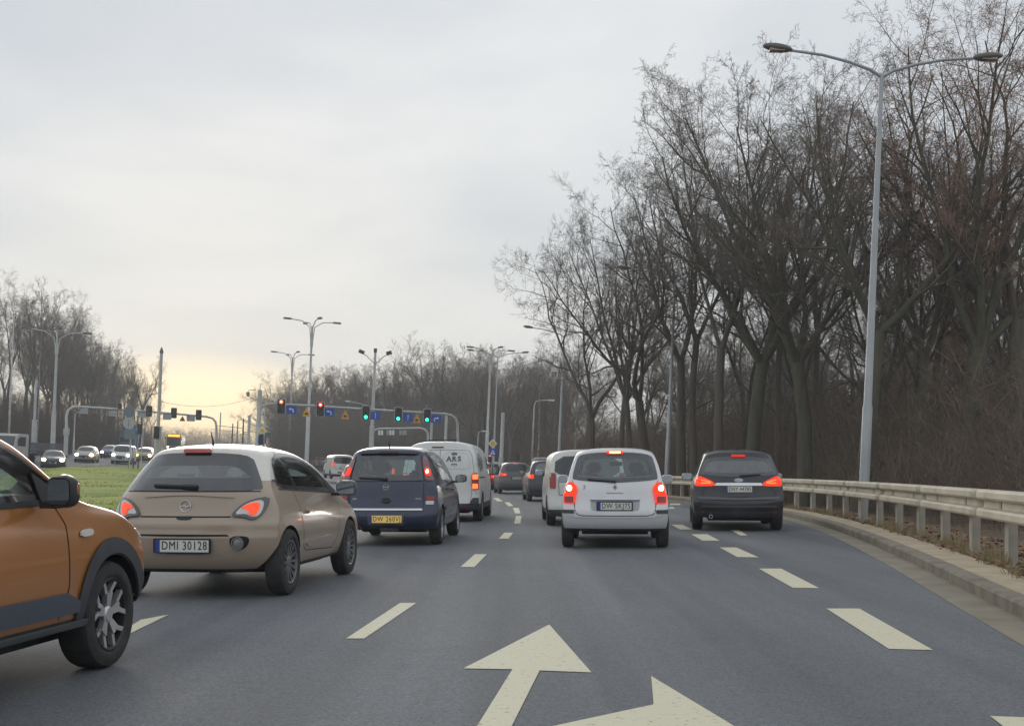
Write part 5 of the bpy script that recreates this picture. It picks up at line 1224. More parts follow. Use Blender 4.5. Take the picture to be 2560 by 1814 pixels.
post('catenary_post', 'thin stepped post right of the flood mast under the gantry', 1073, 106, 1050, .15, .11)
post('catenary_post', 'tall stepped post on the island with a pedestrian signal on it', 390, 70, 882, .20, .09, .42, cap=True)
post('catenary_post', 'pale post left of the four-headed mast lamp', 82, 97, 947, .20, .10, .5)
post('catenary_post', 'thin post at the far left edge of the wood', 20, 112, 800, .10, .06, .5)
post('catenary_post', 'slim post just left of the gantry leg in the sunset gap', 617, 88, 1038, .13, .10, .5)
post('catenary_post', 'thin dark post in the sunset gap with cross arms', 590, 150, 1052, .10, .08, .5, POLE)
post('catenary_post', 'thin post right of the left gantry end', 546, 120, 1030, .09, .06, .5, POLE)
for px, d, yt, lb in ((604, 142, 1046, 'catenary mast with two brackets beside the gantry leg'), (578, 175, 1058, 'small catenary mast furthest down the tram line')):
    b = base(px, d); h = zpix(yt, d) - b[2]; t = thing('catenary_mast', lb, 'mast', b, 0, 'catenary masts of the tram line', lean=True)
    MB().tube([(0, 0, -.2), (0, 0, h)], [.13, .09], 8).build('shaft', HEADM, t, True)
    for k, (s, L_) in enumerate(((-1, 3.2), (1, 2.4))): MB().tube([(0, 0, h*.80 - k*.5), (s*L_, 0, h*.83 - k*.5)], .035, 6).build('bracket', HEADM, t)

def signal(label, px, py0, py1, d, lit, rz=0.0, back=False):
    s = F/d; h = (py1-py0)/s; w = h*.56; c = at(px, (py0+py1)/2, d)
    t = thing('traffic_light', label, 'traffic light', c, rz, 'traffic lights on the gantries', lean=True)
    MB().prism(rrect(0, 0, w, h, w*.12), 'y', .03, .06).build('backboard', SIGW if not back else SIGB, t)
    MB().prism(rrect(0, 0, w*.86, h*.93, w*.10), 'y', -.12, .03).build('housing', SIGB, t)
    if back: MB().prism(rrect(0, 0, w*.5, h*.9, w*.1), 'y', .06, .3).build('housing_back', SIGB, t); return
    for k, z in enumerate((h*.29, 0, -h*.29)):
        on = lit == ('red', 'amber', 'green')[k]
        m = {'red': emis('signal_red', (1, .06, .03), 5), 'green': emis('signal_green', (.02, 1.0, .55), 3.2)}.get(lit) if on else mat('signal_lens_off', (.02, .022, .02), .2)
        ln = MB().prism(ellipse(0, z, h*.115, h*.115, 20), 'y', -.14, -.12).build('lens', m, t)
        if on and lit == 'red': MB().prism(ellipse(0, z, h*.05, h*.05, 14), 'y', -.15, -.139).build('lens_core', HOT, ln)
        v = MB(); pts = [(math.cos(a)*h*.13, math.sin(a)*h*.13) for a in np.linspace(R(-20), R(200), 14)]
        for i in range(13):
            a, b = pts[i], pts[i+1]; j = len(v.V); v.V += [Vector((a[0], -.12, z+a[1])), Vector((b[0], -.12, z+b[1])), Vector((b[0], -.30, z+b[1])), Vector((a[0], -.30, z+a[1]))]; v.F.append((j, j+1, j+2, j+3))
        v.build('visor', SIGB, ln)
GA, GB = Vector((-17.25, 78.0, 0)), Vector((-4.05, 85.5, 0))
def gd(px, A=GA, B=GB):
    """distance of the gantry beam at a photo column"""
    k = (px - HX)/F; t = (k*A.y - A.x)/((B.x-A.x) - k*(B.y-A.y)); return A.y + t*(B.y-A.y)
GROT = math.atan2(GB.y-GA.y, GB.x-GA.x) * .7
def sign_plate(name, label, px, py, wpx, hpx, d, m, art=None, rz=0.0, group=None, outline=None, off=0.0):
    s = F/d; w, h = wpx/s, hpx/s; t = thing(name, label, 'road sign', at(px, py, d) + Vector((0, off, 0)), rz, group, lean=True)
    MB().prism(outline(w, h) if outline else rrect(0, 0, w, h, min(w, h)*.06), 'y', 0, .03).build('plate', m, t)
    MB().box((0, .06, 0), (w*.7, .05, .05)).build('bracket', SBACK, t)
    if art: art(t, w, h)
    return t
def arrow_art(kind):
    def f(t, w, h):
        q = h
        if kind == 'up': P = [(-.035*q, -.34*q), (.035*q, -.34*q), (.035*q, .12*q), (.10*q, .12*q), (0, .36*q), (-.10*q, .12*q), (-.035*q, .12*q)]
        else:
            P = [(.26*q, -.30*q), (.26*q, -.02*q), (.20*q, .12*q), (.08*q, .18*q), (-.14*q, .18*q), (-.14*q, .30*q), (-.36*q, .12*q), (-.14*q, -.06*q), (-.14*q, .06*q), (.05*q, .06*q), (.12*q, .0*q), (.14*q, -.08*q), (.14*q, -.30*q)]
            if kind == 'right': P = [(-x, z) for x, z in P]
        MB().prism(ccw(P), 'y', -.006, 0).build('arrow', SWHITE, t)
    return f
def gantry():
    t = thing('signal_gantry', 'pale steel signal gantry spanning the lanes ahead', 'gantry', (0, 0, 0))
    def pt(px, py): d = gd(px); return at(px, py, d) + Vector((0, .18, 0))
    L0 = Vector((GA.x, GA.y + .2, lvl(GA.x, GA.y))); up = LEAN.to_3x3() @ Vector((0, 0, 1))
    hl = (zpix(974, GA.y) - L0.z)
    MB().tube([L0 - up*.2, L0 + up*hl*.42, L0 + up*(hl*.42 + .06), L0 + up*hl], [.22, .20, .155, .14], 14).build('leg', POLEW, t, True)
    MB().tube([L0 + up*hl, L0 + up*(hl + .5)], [.03, .01], 6).build('leg_finial', HEADM, t)
    e = at(643, 1034, GA.y) + Vector((0, .2, 0))
    MB().tube([e, pt(647, 1024), pt(655, 1014), pt(668, 1009.5), pt(690, 1009)], .075, 10).build('beam_bend', POLEW, t, True)
    seg = [(690, 1009), (780, 1014), (870, 1019.5), (960, 1025), (1050, 1030.5), (1110, 1034)]
    for a, b in zip(seg[:-1], seg[1:]):
        MB().tube([pt(*a), pt(*b)], .085, 10).build('beam', POLEW, t, True)
        p = pt(*b); MB().tube([p - Vector((.06, .03, 0)), p + Vector((.06, .03, 0))], .12, 10).build('beam_flange', POLEW, t)
    R0 = Vector((GB.x, GB.y + .1, lvl(GB.x, GB.y)))
    MB().tube([pt(1110, 1034), pt(1127, 1037), pt(1138, 1045), pt(1143, 1058), R0 + up*2.0, R0 - up*.2], [.085, .085, .09, .095, .12, .13], 12).build('leg', POLEW, t, True)
    cm = at(620, 985, GA.y); MB().tube([cm + Vector((.45, .2, .3)), cm + Vector((.05, .1, .28)), cm + Vector((0, 0, .1))], .03, 6).build('camera_arm', POLEW, t)
    MB().lathe([(-.17, .001), (-.15, .09), (0, .12), (.12, .13), (.16, .05)], 12, 'z').build('dome_camera', SBACK, t, True).location = cm
gantry()
for px, a, b, lit, lb in ((703, 996, 1035, 'red', 'leftmost red traffic light on the gantry over the road'), (801, 1004, 1041, 'red', 'second red traffic light on the gantry from its leg'), (915, 1013, 1050, 'green', 'green traffic light in front of the flood mast'),
                          (996, 1017.5, 1054, 'green', 'middle green traffic light on the gantry'), (1068, 1021, 1056.5, 'green', 'green traffic light nearest the gantry bend on the right')):
    signal(lb, px, a, b, gd(px), lit, GROT*.3)
for px, py, k, lb in ((729, 1024.5, 'left', 'blue left-turn lane sign beside the leftmost red light'), (823.5, 1030.5, 'left', 'blue left-turn lane sign beside the second red light'), (938.5, 1038.5, 'up', 'blue straight-ahead sign beside the green light by the mast'),
                      (1020, 1043, 'up', 'blue straight-ahead sign beside the middle green light'), (1090, 1047, 'right', 'blue right-turn lane sign at the end of the gantry')):
    sign_plate('lane_sign', lb, px, py, 25, 20, gd(px), SBLUE, arrow_art(k), GROT*.3, 'blue lane signs on the gantry')
def tri_out(w, h): return [(-w/2, -h/2), (w/2, -h/2), (w*.03, h/2), (-w*.03, h/2)]
def tri_art(t, w, h): MB().prism([(-w*.20, -h*.28), (w*.20, -h*.28), (w*.17, -h*.08), (w*.06, -h*.08), (0, -h*.02), (-w*.06, -h*.08), (-w*.17, -h*.08)], 'y', -.006, 0).build('tram_symbol', INK, t)
for px, py, lb in ((766, 1030, 'amber warning triangle in front of the tallest mast lamp'), (863, 1036, 'amber warning triangle hanging mid-gantry between red and green lights'), (1042, 1046, 'amber warning triangle between two green traffic lights')):
    sign_plate('warning_sign', lb, px, py, 21, 22, gd(px), SAMB, tri_art, GROT*.3, 'amber warning triangles on the gantry', tri_out)
def crossing_signs(px, py, d, dw, lb1, lb2, green=None):
    s = F/d; b = base(px, d); h = zpix(py - dw*.6, d) - b[2]
    t, _ = post('sign_post', 'thin post carrying the ' + lb1, px, d + .12, py - dw*.6, .045, .04, group='sign posts by the junction')
    sign_plate('priority_sign', lb1, px, py, dw, dw, d, SWHITE, lambda t, w, h: MB().prism([(0, -h*.32), (w*.32, 0), (0, h*.32), (-w*.32, 0)], 'y', -.008, 0).build('field', SYEL, t), outline=lambda w, h: [(0, -h/2), (w/2, 0), (0, h/2), (-w/2, 0)], off=-.1)
    def ped(t, w, h):
        MB().prism([(-w*.33, -h*.32), (w*.33, -h*.32), (0, h*.36)], 'y', -.006, 0).build('triangle', SWHITE, t)
        MB().prism([(-w*.09, -h*.26), (-w*.02, -h*.05), (-w*.06, h*.05), (0, h*.16), (w*.06, h*.05), (w*.02, -h*.05), (w*.1, -h*.26), (w*.05, -h*.26), (0, -h*.1), (-w*.05, -h*.26)], 'y', -.010, -.004).build('walker', INK, t)
    sign_plate('crossing_sign', lb2, px, py + dw*.92, dw*.84, dw*.78, d, SBLUE, ped, off=-.1)
crossing_signs(656, 1077, 76, 24, 'yellow diamond sign left of the gantry above the tan car roof', 'blue crossing sign under the yellow diamond above the tan car roof')
crossing_signs(1232, 1108.5, 92, 23, 'yellow diamond sign beside the stout post by the white van', 'blue crossing sign by the white van under the yellow diamond')
sign_plate('direction_board', 'green direction board behind the yellow diamond in the sunset gap', 658, 1086, 38, 13, 150, SGREEN, rz=0)
def small_signal(label, px, py, d, lit, h=.75):
    b = base(px, d); c = at(px, py, d); t = thing('pedestrian_signal', label, 'traffic light', (c.x, c.y, b[2]), 0, None, lean=True); zc = c.z - b[2]
    MB().tube([(.16, .15, -.1), (.16, .15, zc + h*.4)], .05, 8).build('post', POLEW, t, True)
    MB().box((0, 0, zc), (h*.36, .2, h)).build('housing', SIGB, t)
    for k, z in enumerate((h*.29, 0, -h*.29)):
        m = emis('signal_red', (1, .06, .03), 5) if lit == 'red' and k == 0 else mat('signal_lens_off', (.02, .022, .02), .2)
        MB().prism(ellipse(0, zc + z, h*.13, h*.13, 16), 'y', -.13, -.1).build('lens', m, t)
small_signal('small red traffic light low beside the white van', 1222, 1144, 96, 'red', .8)
small_signal('dark signal head on the tall stepped island post', 386, 1081, 69.5, '', .75)
small_signal('dark signal head right of the round signs', 345, 1072, 90, '', .8)
small_signal('dark signal head at the foot of the gantry leg', 648, 1098, 75, '', .7)
small_signal('dark low signal on the bend left of the dark crossover', 1292, 1142, 108, '', .9)
# gantry over the oncoming lanes, seen from behind
HA, HB = Vector((atx(163, 106), 106, 0)), Vector((atx(541, 116), 116, 0))
def gantry_left():
    t = thing('signal_gantry', 'grey gantry over the oncoming lanes carrying sign backs', 'gantry', (0, 0, 0)); g = lambda px: gd(px, HA, HB)
    up = LEAN.to_3x3() @ Vector((0, 0, 1)); pt = lambda px, py: at(px, py, g(px))
    z0 = Vector((HA.x, HA.y, lvl(HA.x, HA.y)))
    MB().tube([z0 - up*.2, z0 + up*2.6, z0 + up*2.7, pt(166, 1040), pt(171, 1024), pt(182, 1017), pt(196, 1016)], [.20, .19, .15, .12, .11, .11, .11], 10).build('leg', POLEW, t, True)
    MB().tube([z0 + up*2.3, z0 + up*2.9], .27, 10).build('leg_collar', POLEW, t)
    seg = [(196, 1016), (280, 1021), (365, 1028), (450, 1035), (515, 1041)]
    for a, b in zip(seg[:-1], seg[1:]): MB().tube([pt(*a), pt(*b)], .10, 8).build('beam', POLEW, t, True)
    z1 = Vector((HB.x, HB.y, lvl(HB.x, HB.y)))
    MB().tube([pt(515, 1041), pt(531, 1045), pt(539, 1054), pt(541, 1066), z1 + up*1.5, z1 - up*.2], [.10, .10, .11, .12, .15, .16], 10).build('leg', POLEW, t, True)
gantry_left()
for k, (px, py, lb) in enumerate(((211, 1027, 'grey sign back nearest the left gantry leg'), (283, 1033, 'grey sign back left of the round signs on the left gantry'), (355, 1037, 'grey sign back right of the round signs on the left gantry'), (419, 1042, 'grey sign back left of the small triangle on the left gantry'), (478, 1046, 'grey sign back right of the small triangle on the left gantry'))):
    sign_plate('reversed_sign', lb, px, py, 21, 14, gd(px, HA, HB), SBACK, group='sign backs on the left gantry', off=-.15)
for px, a, b, lb in ((300, 1008, 1022, 'dark signal back left of the round signs on the left gantry'), (373, 1014, 1041, 'dark signal back beside the tall stepped post'), (435, 1019, 1045, 'dark signal back left of the triangle on the left gantry'), (497, 1024, 1050, 'dark signal back at the right end of the left gantry')):
    signal(lb, px, a, b, gd(px, HA, HB) - .3, '', math.pi, True)
sign_plate('reversed_sign', 'small dark triangle back under the left gantry', 456, 1046, 15, 13, gd(456, HA, HB), HEADM, outline=tri_out, group='sign backs on the left gantry')
def round_signs():
    d = 87.0; b = base(323, d); h = zpix(1014, d) - b[2]
    post('sign_post', 'post of the two round signs at the tip of the grass island', 323, d + .1, 1016, .05, .045, group='sign posts by the junction')
    circ = lambda w, h: ellipse(0, 0, w/2, h/2, 28)
    sign_plate('round_sign', 'upper round grey-blue sign at the tip of the grass island', 323, 1029, 28, 28, d, mat('sign_slate', (.16, .20, .24), .5), outline=circ, group='round signs at the island tip')
    sign_plate('round_sign', 'lower pale round sign at the tip of the grass island', 322, 1057, 30, 30, d, mat('sign_grey', (.40, .43, .46), .5), lambda t, w, h: MB().prism(rrect(0, 0, w*.06, h*.6, .01), 'y', -.006, 0).build('bar', mat('sign_slate', (.16, .20, .24)), t), outline=circ, group='round signs at the island tip')
    sign_plate('plate_sign', 'slate board under the round signs', 324, 1085, 27, 24, d, mat('sign_slate', (.16, .20, .24)))
round_signs()
for px, lb in ((322, 'left'), (333, 'middle'), (345, 'right')):
    b = base(px, 91); t = thing('wooden_stake', lb + ' wooden stake at the far tip of the grass island', 'stake', (b[0], b[1], b[2] + .1), 0, 'wooden stakes at the island tip', lean=True)
    MB().tube([(0, 0, -.1), (0, 0, .85), (0, 0, .9)], [.06, .055, .02], 7).build('stake', mat('stake_wood', (.14, .09, .06), .9), t)
def far_gantry():
    d = 132; t = thing('sign_gantry', 'small distant gantry with hanging sign backs beyond the signal gantry', 'gantry', (0, 0, 0)); pt = lambda px, py: at(px, py, d)
    g0, g1 = lvl(atx(931, d), d), lvl(atx(1073, d), d)
    MB().tube([Vector((atx(927, d), d, g0)), pt(930, 1090), pt(936, 1076), pt(946, 1071), pt(1000, 1070.5), pt(1050, 1069.5), pt(1062, 1073), pt(1069, 1082), Vector((atx(1074, d), d, g1))], [.16, .14, .12, .12, .12, .12, .12, .13, .16], 10).build('frame', POLEW, t, True)
    for px, m in ((948, SWHITE), (955, SWHITE), (969, SBACK), (976, SWHITE), (983, SWHITE), (1001, SBACK), (1008, SBACK), (1014, SBACK)):
        c = pt(px, 1081); MB().box(c, (.24, .05, .55)).build('hanging_board', m, t)
far_gantry()
for k, (p, q, lb) in enumerate((((at(20, 960, 112)), at(390, 975, 70), 'overhead wire from the far left post to the stepped island post'), (at(390, 1000, 70), at(637, 992, 78), 'overhead wire between the island post and the gantry leg'), (at(82, 1000, 97), at(390, 1030, 70), 'lower overhead wire left of the island post'), (at(604, 1052, 142), at(637, 1020, 78), 'overhead wire by the gantry leg in the sunset gap'), (at(578, 1063, 175), at(604, 1055, 142), 'overhead wire between the two catenary masts'))):
    P = [p.lerp(q, i/14) - Vector((0, 0, 1.0*(1 - (2*i/14 - 1)**2)*.5)) for i in range(15)]
    o = MB().tube(P, .014, 4).build('overhead_wire', HEADM); tag(o, lb, 'wire', 'overhead tram wires')
# ---------------------------------------------------------------- bare winter trees and the thicket
def bark(name, c0, c1):
    m = mat(name, c0, .95); nt = m.node_tree; n = nt.nodes; l = nt.links; b = n['Principled BSDF']
    tc = n.new('ShaderNodeTexCoord'); mp = n.new('ShaderNodeMapping'); mp.inputs['Scale'].default_value = (1, 1, .18); l.new(tc.outputs['Object'], mp.inputs[0])
    a = n.new('ShaderNodeTexNoise'); a.inputs['Scale'].default_value = 5; a.inputs['Detail'].default_value = 6; l.new(mp.outputs[0], a.inputs['Vector'])
    oi = n.new('ShaderNodeObjectInfo'); ad = n.new('ShaderNodeMath'); ad.operation = 'MULTIPLY_ADD'; ad.inputs[1].default_value = .5; l.new(oi.outputs['Random'], ad.inputs[0]); l.new(a.outputs['Fac'], ad.inputs[2])
    cr = n.new('ShaderNodeValToRGB'); e = cr.color_ramp.elements; e[0].position = .35; e[0].color = (*c0, 1); e[1].position = 1.05 if False else 1.0; e[1].color = (*c1, 1); l.new(ad.outputs[0], cr.inputs[0]); l.new(cr.outputs[0], b.inputs['Base Color'])
    bp = n.new('ShaderNodeBump'); bp.inputs['Strength'].default_value = .9; bp.inputs['Distance'].default_value = .06; l.new(a.outputs['Fac'], bp.inputs['Height']); l.new(bp.outputs[0], b.inputs['Normal'])
    return m
BARK = bark('bark_grey', (.078, .069, .056), (.15, .134, .11)); BARKG = bark('bark_green', (.068, .068, .045), (.13, .125, .088)); TWIG = bark('twig_brown', (.145, .118, .097), (.235, .192, .158)); TWIGR = bark('twig_reddish', (.25, .155, .11), (.39, .25, .18))
BIRCH = mat('birch_bark', (.42, .41, .38), .8, col2=(.12, .11, .10), nscale=5)
class Grow:
    def __init__(s, seed): s.r = random.Random(seed); s.tr = ([], []); s.cr = ([], [])
    def tube(s, P, Rr, n, out):
        V, Fc = out; i0 = len(V); t = (P[-1] - P[0]).normalized(); a = t.orthogonal().normalized(); b = t.cross(a)
        cs = [(math.cos(2*math.pi*j/n), math.sin(2*math.pi*j/n)) for j in range(n)]
        for p, r in zip(P, Rr):
            for c, q in cs: V.append((p.x + (a.x*c + b.x*q)*r, p.y + (a.y*c + b.y*q)*r, p.z + (a.z*c + b.z*q)*r))
        for k in range(len(P)-1):
            for j in range(n): q = i0 + k*n; Fc.append((q+j, q+(j+1) % n, q+n+(j+1) % n, q+n+j))
    def rv(s): return Vector((s.r.gauss(0, 1), s.r.gauss(0, 1), s.r.gauss(0, 1)))
    def branch(s, p, d, L, r, lv, cfg):
        n = cfg['seg'][lv]; P = [p]; Ds = [d]; w = cfg['wander'][lv]; tp = cfg['trop'][lv]
        for i in range(n):
            d = (d + s.rv()*w + Vector((0, 0, tp))).normalized(); p = p + d*(L/n); P.append(p); Ds.append(d)
        end = cfg['end'][lv]; Rr = [r*(1 - (1-end)*(i/n)**.8) for i in range(n+1)]
        s.tube(P, Rr, cfg['sides'][lv], s.tr if lv <= 1 else s.cr)
        if lv + 1 >= len(cfg['seg']): return
        nc = cfg['kids'][lv]; nc = max(1, int(round(nc*s.r.uniform(.8, 1.2)))); t0 = cfg['t0'][lv]
        for k in range(nc):
            t = t0 + (1-t0)*(k + s.r.uniform(.2, .8))/nc; f = min(t*n, n-1e-3); i = int(f); q = P[i].lerp(P[i+1], f-i); dd = Ds[i+1]
            ax = dd.cross(s.rv()).normalized(); an = R(s.r.uniform(*cfg['ang'][lv])); cd = (Matrix.Rotation(an, 3, ax) @ dd).normalized()
            cl = L*cfg['ratio'][lv]*s.r.uniform(.65, 1.15)*(1 - cfg['short'][lv]*t)
            s.branch(q, cd, cl, max(cfg['rmin'], min(Rr[i+1]*.8, r*cfg['rr'][lv]*s.r.uniform(.8, 1.15))), lv+1, cfg)
    def tree(s, H, r0, fork, lead, spread, cfg, lean=0.0, low=0):
        d = Vector((s.r.gauss(0, .04) + lean, s.r.gauss(0, .04), 1)).normalized(); p = Vector((0, 0, -.3)); n = 7; P = [p]; L = H*fork
        for i in range(n): d = (d + s.rv()*.035 + Vector((0, 0, .03))).normalized(); p = p + d*(L/n); P.append(p)
        Rr = [r0*(1.35 if i == 0 else 1.1 if i == 1 else 1 - .22*i/n) for i in range(n+1)]; s.tube(P, Rr, 10, s.tr)
        for k in range(lead):
            an = R(s.r.uniform(*spread)) if lead > 1 else R(3); az = 2*math.pi*(k + s.r.uniform(-.25, .25))/lead
            cd = (d*math.cos(an) + Vector((math.cos(az), math.sin(az), 0))*math.sin(an)).normalized()
            s.branch(P[-1] - d*.15, cd, H*(1-fork)*s.r.uniform(.82, 1.08), r0*.80*(.9 if lead < 3 else .68)*s.r.uniform(.8, 1.1), 0, cfg)
        for k in range(low):
            i = s.r.randint(3, n-1); az = s.r.uniform(0, 6.28); s.branch(P[i], Vector((math.cos(az), math.sin(az), .45)).normalized(), H*.26*s.r.uniform(.6, 1.1), r0*.28, 1, cfg)
CFG = dict(seg=[9, 6, 4, 3, 2], wander=[.085, .13, .19, .26, .34], trop=[.06, .08, .06, .02, .0], end=[.14, .2, .3, .4, .5], sides=[7, 5, 4, 3, 3], kids=[11, 8, 7, 5], t0=[.12, .15, .15, .15],
           ang=[(24, 52), (28, 58), (32, 68), (30, 75)], ratio=[.50, .50, .50, .52], short=[.40, .4, .35, .3], rr=[.40, .42, .44, .55], rmin=.006)
CFGN = dict(CFG, kids=[13, 7, 6, 5], ang=[(18, 40), (22, 45), (25, 50), (22, 58)], ratio=[.33, .5, .52, .6], trop=[.08, .10, .08, .05, .03])
CFGO = dict(CFG, wander=[.16, .2, .22, .22, .25], kids=[11, 8, 7, 5], ang=[(30, 66), (30, 62), (28, 65), (22, 60)], ratio=[.50, .50, .52, .58])
PROTO = []
def proto(seed, H, r0, fork, lead, spread, cfg, lean=0, low=0):
    g = Grow(seed); g.tree(H, r0, fork, lead, spread, cfg, lean, low); out = []
    for nm, (V, Fc) in (('trunk', g.tr), ('crown', g.cr)):
        me = bpy.data.meshes.new(nm); me.from_pydata(V, [], Fc); me.polygons.foreach_set('use_smooth', [True]*len(me.polygons)); out.append(me)
    hh = max(v[2] for v in g.cr[0]); return (out[0], out[1], hh)
P_FOR = [proto(11, 17, .20, .42, 3, (10, 30), CFG), proto(12, 18, .21, .48, 2, (10, 24), CFG, low=3), proto(13, 17, .19, .38, 4, (12, 38), CFG), proto(14, 18, .18, .5, 2, (6, 16), CFGN, low=2), proto(15, 17, .16, .45, 1, (0, 5), CFGN, low=3)]
P_OAK = [proto(21, 15, .31, .30, 3, (18, 42), CFGO, low=1), proto(22, 16, .28, .34, 3, (16, 38), CFGO)]
P_BIG = [proto(31, 19, .34, .36, 5, (16, 50), dict(CFG, kids=[13, 8, 7, 5])), proto(32, 19, .33, .40, 4, (14, 46), dict(CFG, kids=[13, 8, 7, 5]))]
NTREE = 0
def plant(pr, x, y, H, rz, label, group, tm=BARK, cm=TWIG, name='bare_tree', sx=1.0, z=None):
    me_t, me_c, hh = pr; k = H/hh
    z = terr(x, y) - .1 if z is None else z
    t = thing(name, label, 'tree', (x, y, z), rz, group, lean=True, scale=(k*sx, k*sx, k))
    for nm, me, m in (('trunk', me_t, tm), ('crown', me_c, cm)):
        o = bpy.data.objects.new(nm, me); 
        if not me.materials: me.materials.append(m)
        o.material_slots[0].link = 'OBJECT'; o.material_slots[0].material = m; link(o, t)
    return t
tr = random.Random(5)
GR, GC, GL = 'bare trees of the wood behind the guardrail', 'bare trees of the wood beyond the junction', 'bare trees of the wood beyond the oncoming lanes'
def plant_px(pr, px, d, ytop, *a, **k):
    x = atx(px, d); z = terr(x, d) - .1; return plant(pr, x, d, zpix(ytop, d) - z, *a, z=z, **k)
plant_px(P_OAK[0], 1478, 66, 520, 2.2, 'crooked oak standing out at the near end of the right-hand wood', GR, BARK, TWIG, 'oak_tree', .8)
plant_px(P_BIG[0], 2012, 46, 70, .6, 'great spreading tree with mossy forked trunk left of the nearest street lamp', GR, BARKG, TWIG, sx=1.05)
plant_px(P_BIG[1], 2145, 42, 15, 3.9, 'great forked tree behind the pole of the nearest street lamp', GR, BARKG, TWIG)
plant_px(P_BIG[0], 2420, 41, -60, 2.7, 'tall reddish-brown tree at the right edge beyond the nearest street lamp', GR, BARKG, TWIGR)
plant_px(P_FOR[0], 1790, 52, 165, 1.1, 'tall leaning tree rising behind the black people carrier', GR, BARK, TWIG, sx=1.15)
plant_px(P_OAK[1], 1620, 60, 430, 4.1, 'broad twiggy tree behind the second street lamp of the row', GR, BARK, TWIG)
plant_px(P_FOR[3], 1545, 64, 520, .3, 'slim straight tree just right of the crooked oak', GR, BARK, TWIG)
plant_px(P_FOR[1], 1735, 55, 310, 5.2, 'tall tree between the second street lamp and the leaning tree', GR, BARK, TWIG)
plant_px(P_FOR[2], 2290, 44, 10, 1.9, 'many-stemmed tree right of the nearest street lamp', GR, BARKG, TWIG, sx=1.1)
plant_px(P_BIG[1], 2560, 40, -80, .9, 'brown-twigged tree cut by the right edge of the picture', GR, BARK, TWIGR)
plant_px(P_BIG[0], 1572, 63, 480, 1.3, 'full-crowned tree just right of the slim straight tree', GR, BARK, TWIG, sx=.75)
plant_px(P_BIG[1], 1705, 56, 285, 2.2, 'full-crowned tall tree above the gap between silver and black cars', GR, BARK, TWIG, sx=.8)
plant_px(P_BIG[0], 1868, 50, 90, 5.0, 'full-crowned tall tree above the black people carrier', GR, BARKG, TWIG, sx=1.05)
COMMON_R = 'one of the bare trees crowded in the wood behind the guardrail'
for k in range(112):
    px = tr.uniform(1420, 2700); d = tr.uniform(46, 105); x = atx(px, d)
    if x < edge(d) + 6: continue
    H = tr.uniform(12.5, 17.5); 
    lim = np.interp(px, [1400, 1500, 1620, 1760, 1900, 2100, 2700], [680, 620, 520, 370, 230, 110, 50])
    H = min(H, zpix(lim, d) - terr(x, d), 17.5 if d < 58 else 13.5 if d < 75 else 12.5); 
    if H < 6: continue
    plant(tr.choice(P_FOR + P_OAK[1:]), x, d, H, tr.uniform(0, 6.28), COMMON_R, GR, tr.choice((BARK, BARKG)), TWIGR if px > 2250 and tr.random() < .7 else TWIG, sx=tr.uniform(.9, 1.15))
COMMON_C = 'one of the bare trees massed in the wood beyond the junction'
sky_c = ([640, 690, 760, 900, 960, 1060, 1120, 1180, 1260, 1330, 1420], [985, 945, 915, 905, 890, 870, 850, 870, 880, 870, 830])
for k in range(100):
    px = tr.uniform(690, 1420); d = tr.uniform(165, 235) if px < 1180 else tr.uniform(130, 200); x = atx(px, d); yt = np.interp(px, *sky_c) + tr.uniform(-12, 40)
    H = zpix(yt, d) - terr(x, d)
    if H < 5: continue
    plant(tr.choice(P_FOR + P_OAK), x, d, H, tr.uniform(0, 6.28), COMMON_C, GC, BARK, TWIG, sx=tr.uniform(1.0, 1.4))
plant_px(P_OAK[1], 965, 158, 838, 1.4, 'lone crooked tree standing above the far wood beside the flood mast', GC, BARK, BARK, sx=.75)
plant_px(P_BIG[0], 1118, 172, 838, 2.2, 'domed tree rising above the far wood left of the bend', GC, BARK, TWIG, sx=1.3)
COMMON_L = 'one of the bare trees in the wood beyond the oncoming lanes'
sky_l = ([-60, 0, 60, 120, 180, 240, 300, 350, 400], [690, 690, 672, 690, 790, 830, 880, 900, 1000])
for k in range(62):
    px = tr.uniform(-90, 372) if k < 26 else tr.uniform(110, 375); d = np.interp(px, [-90, 0, 150, 300, 372], [112, 120, 140, 185, 225]) + tr.uniform(0, 40); x = atx(px, d); yt = np.interp(px, *sky_l) + tr.uniform(0, 60)
    H = zpix(yt, d) - terr(x, d)
    plant(tr.choice(P_FOR), x, d, H, tr.uniform(0, 6.28), COMMON_L, GL, BARK, TWIG, sx=tr.uniform(.8, 1.1))
plant_px(P_FOR[2], 75, 118, 668, .4, 'tall tree topping the left wood above the mast lamp', GL, BARK, TWIG)
plant_px(P_FOR[1], 345, 150, 865, 3.0, 'last tree of the left wood against the yellow sky', GL, BARK, BARK, sx=.9)
for k, (px, d, yt, lb) in enumerate(((1340, 74, 905, 'above the dark crossover'), (1432, 72, 905, 'beside the oak trunk above the white minivan'), (1530, 90, 1010, 'above the middle of the silver hatchback'), (1690, 66, 1010, 'just right of the second street lamp'), (1712, 63, 1030, 'at the left mirror of the black people carrier'), (90, 108, 820, 'in the far left wood beside the pale post'), (1800, 60, 1040, 'above the left roof edge of the black people carrier'))):
    b = atx(px, d); z = terr(b, d); h = zpix(yt, d) - z; t = thing('birch_sapling', 'slender pale birch stem ' + lb, 'tree', (b, d, z), 0, 'pale birch stems', lean=True)
    MB().tube([(0, 0, -.2), (.05, 0, h*.4), (-.04, .03, h*.75), (.02, 0, h)], [.07, .055, .04, .015], 7).build('trunk', BIRCH, t, True)
    m = MB()
    for q in range(14): a = tr.uniform(0, 6.28); zz = h*tr.uniform(.45, .98); L_ = tr.uniform(.3, .9); m.tube([(0, 0, zz), (math.cos(a)*L_, math.sin(a)*L_, zz + L_*1.0)], [.012, .005], 3, False)
    m.build('crown', TWIG, t)

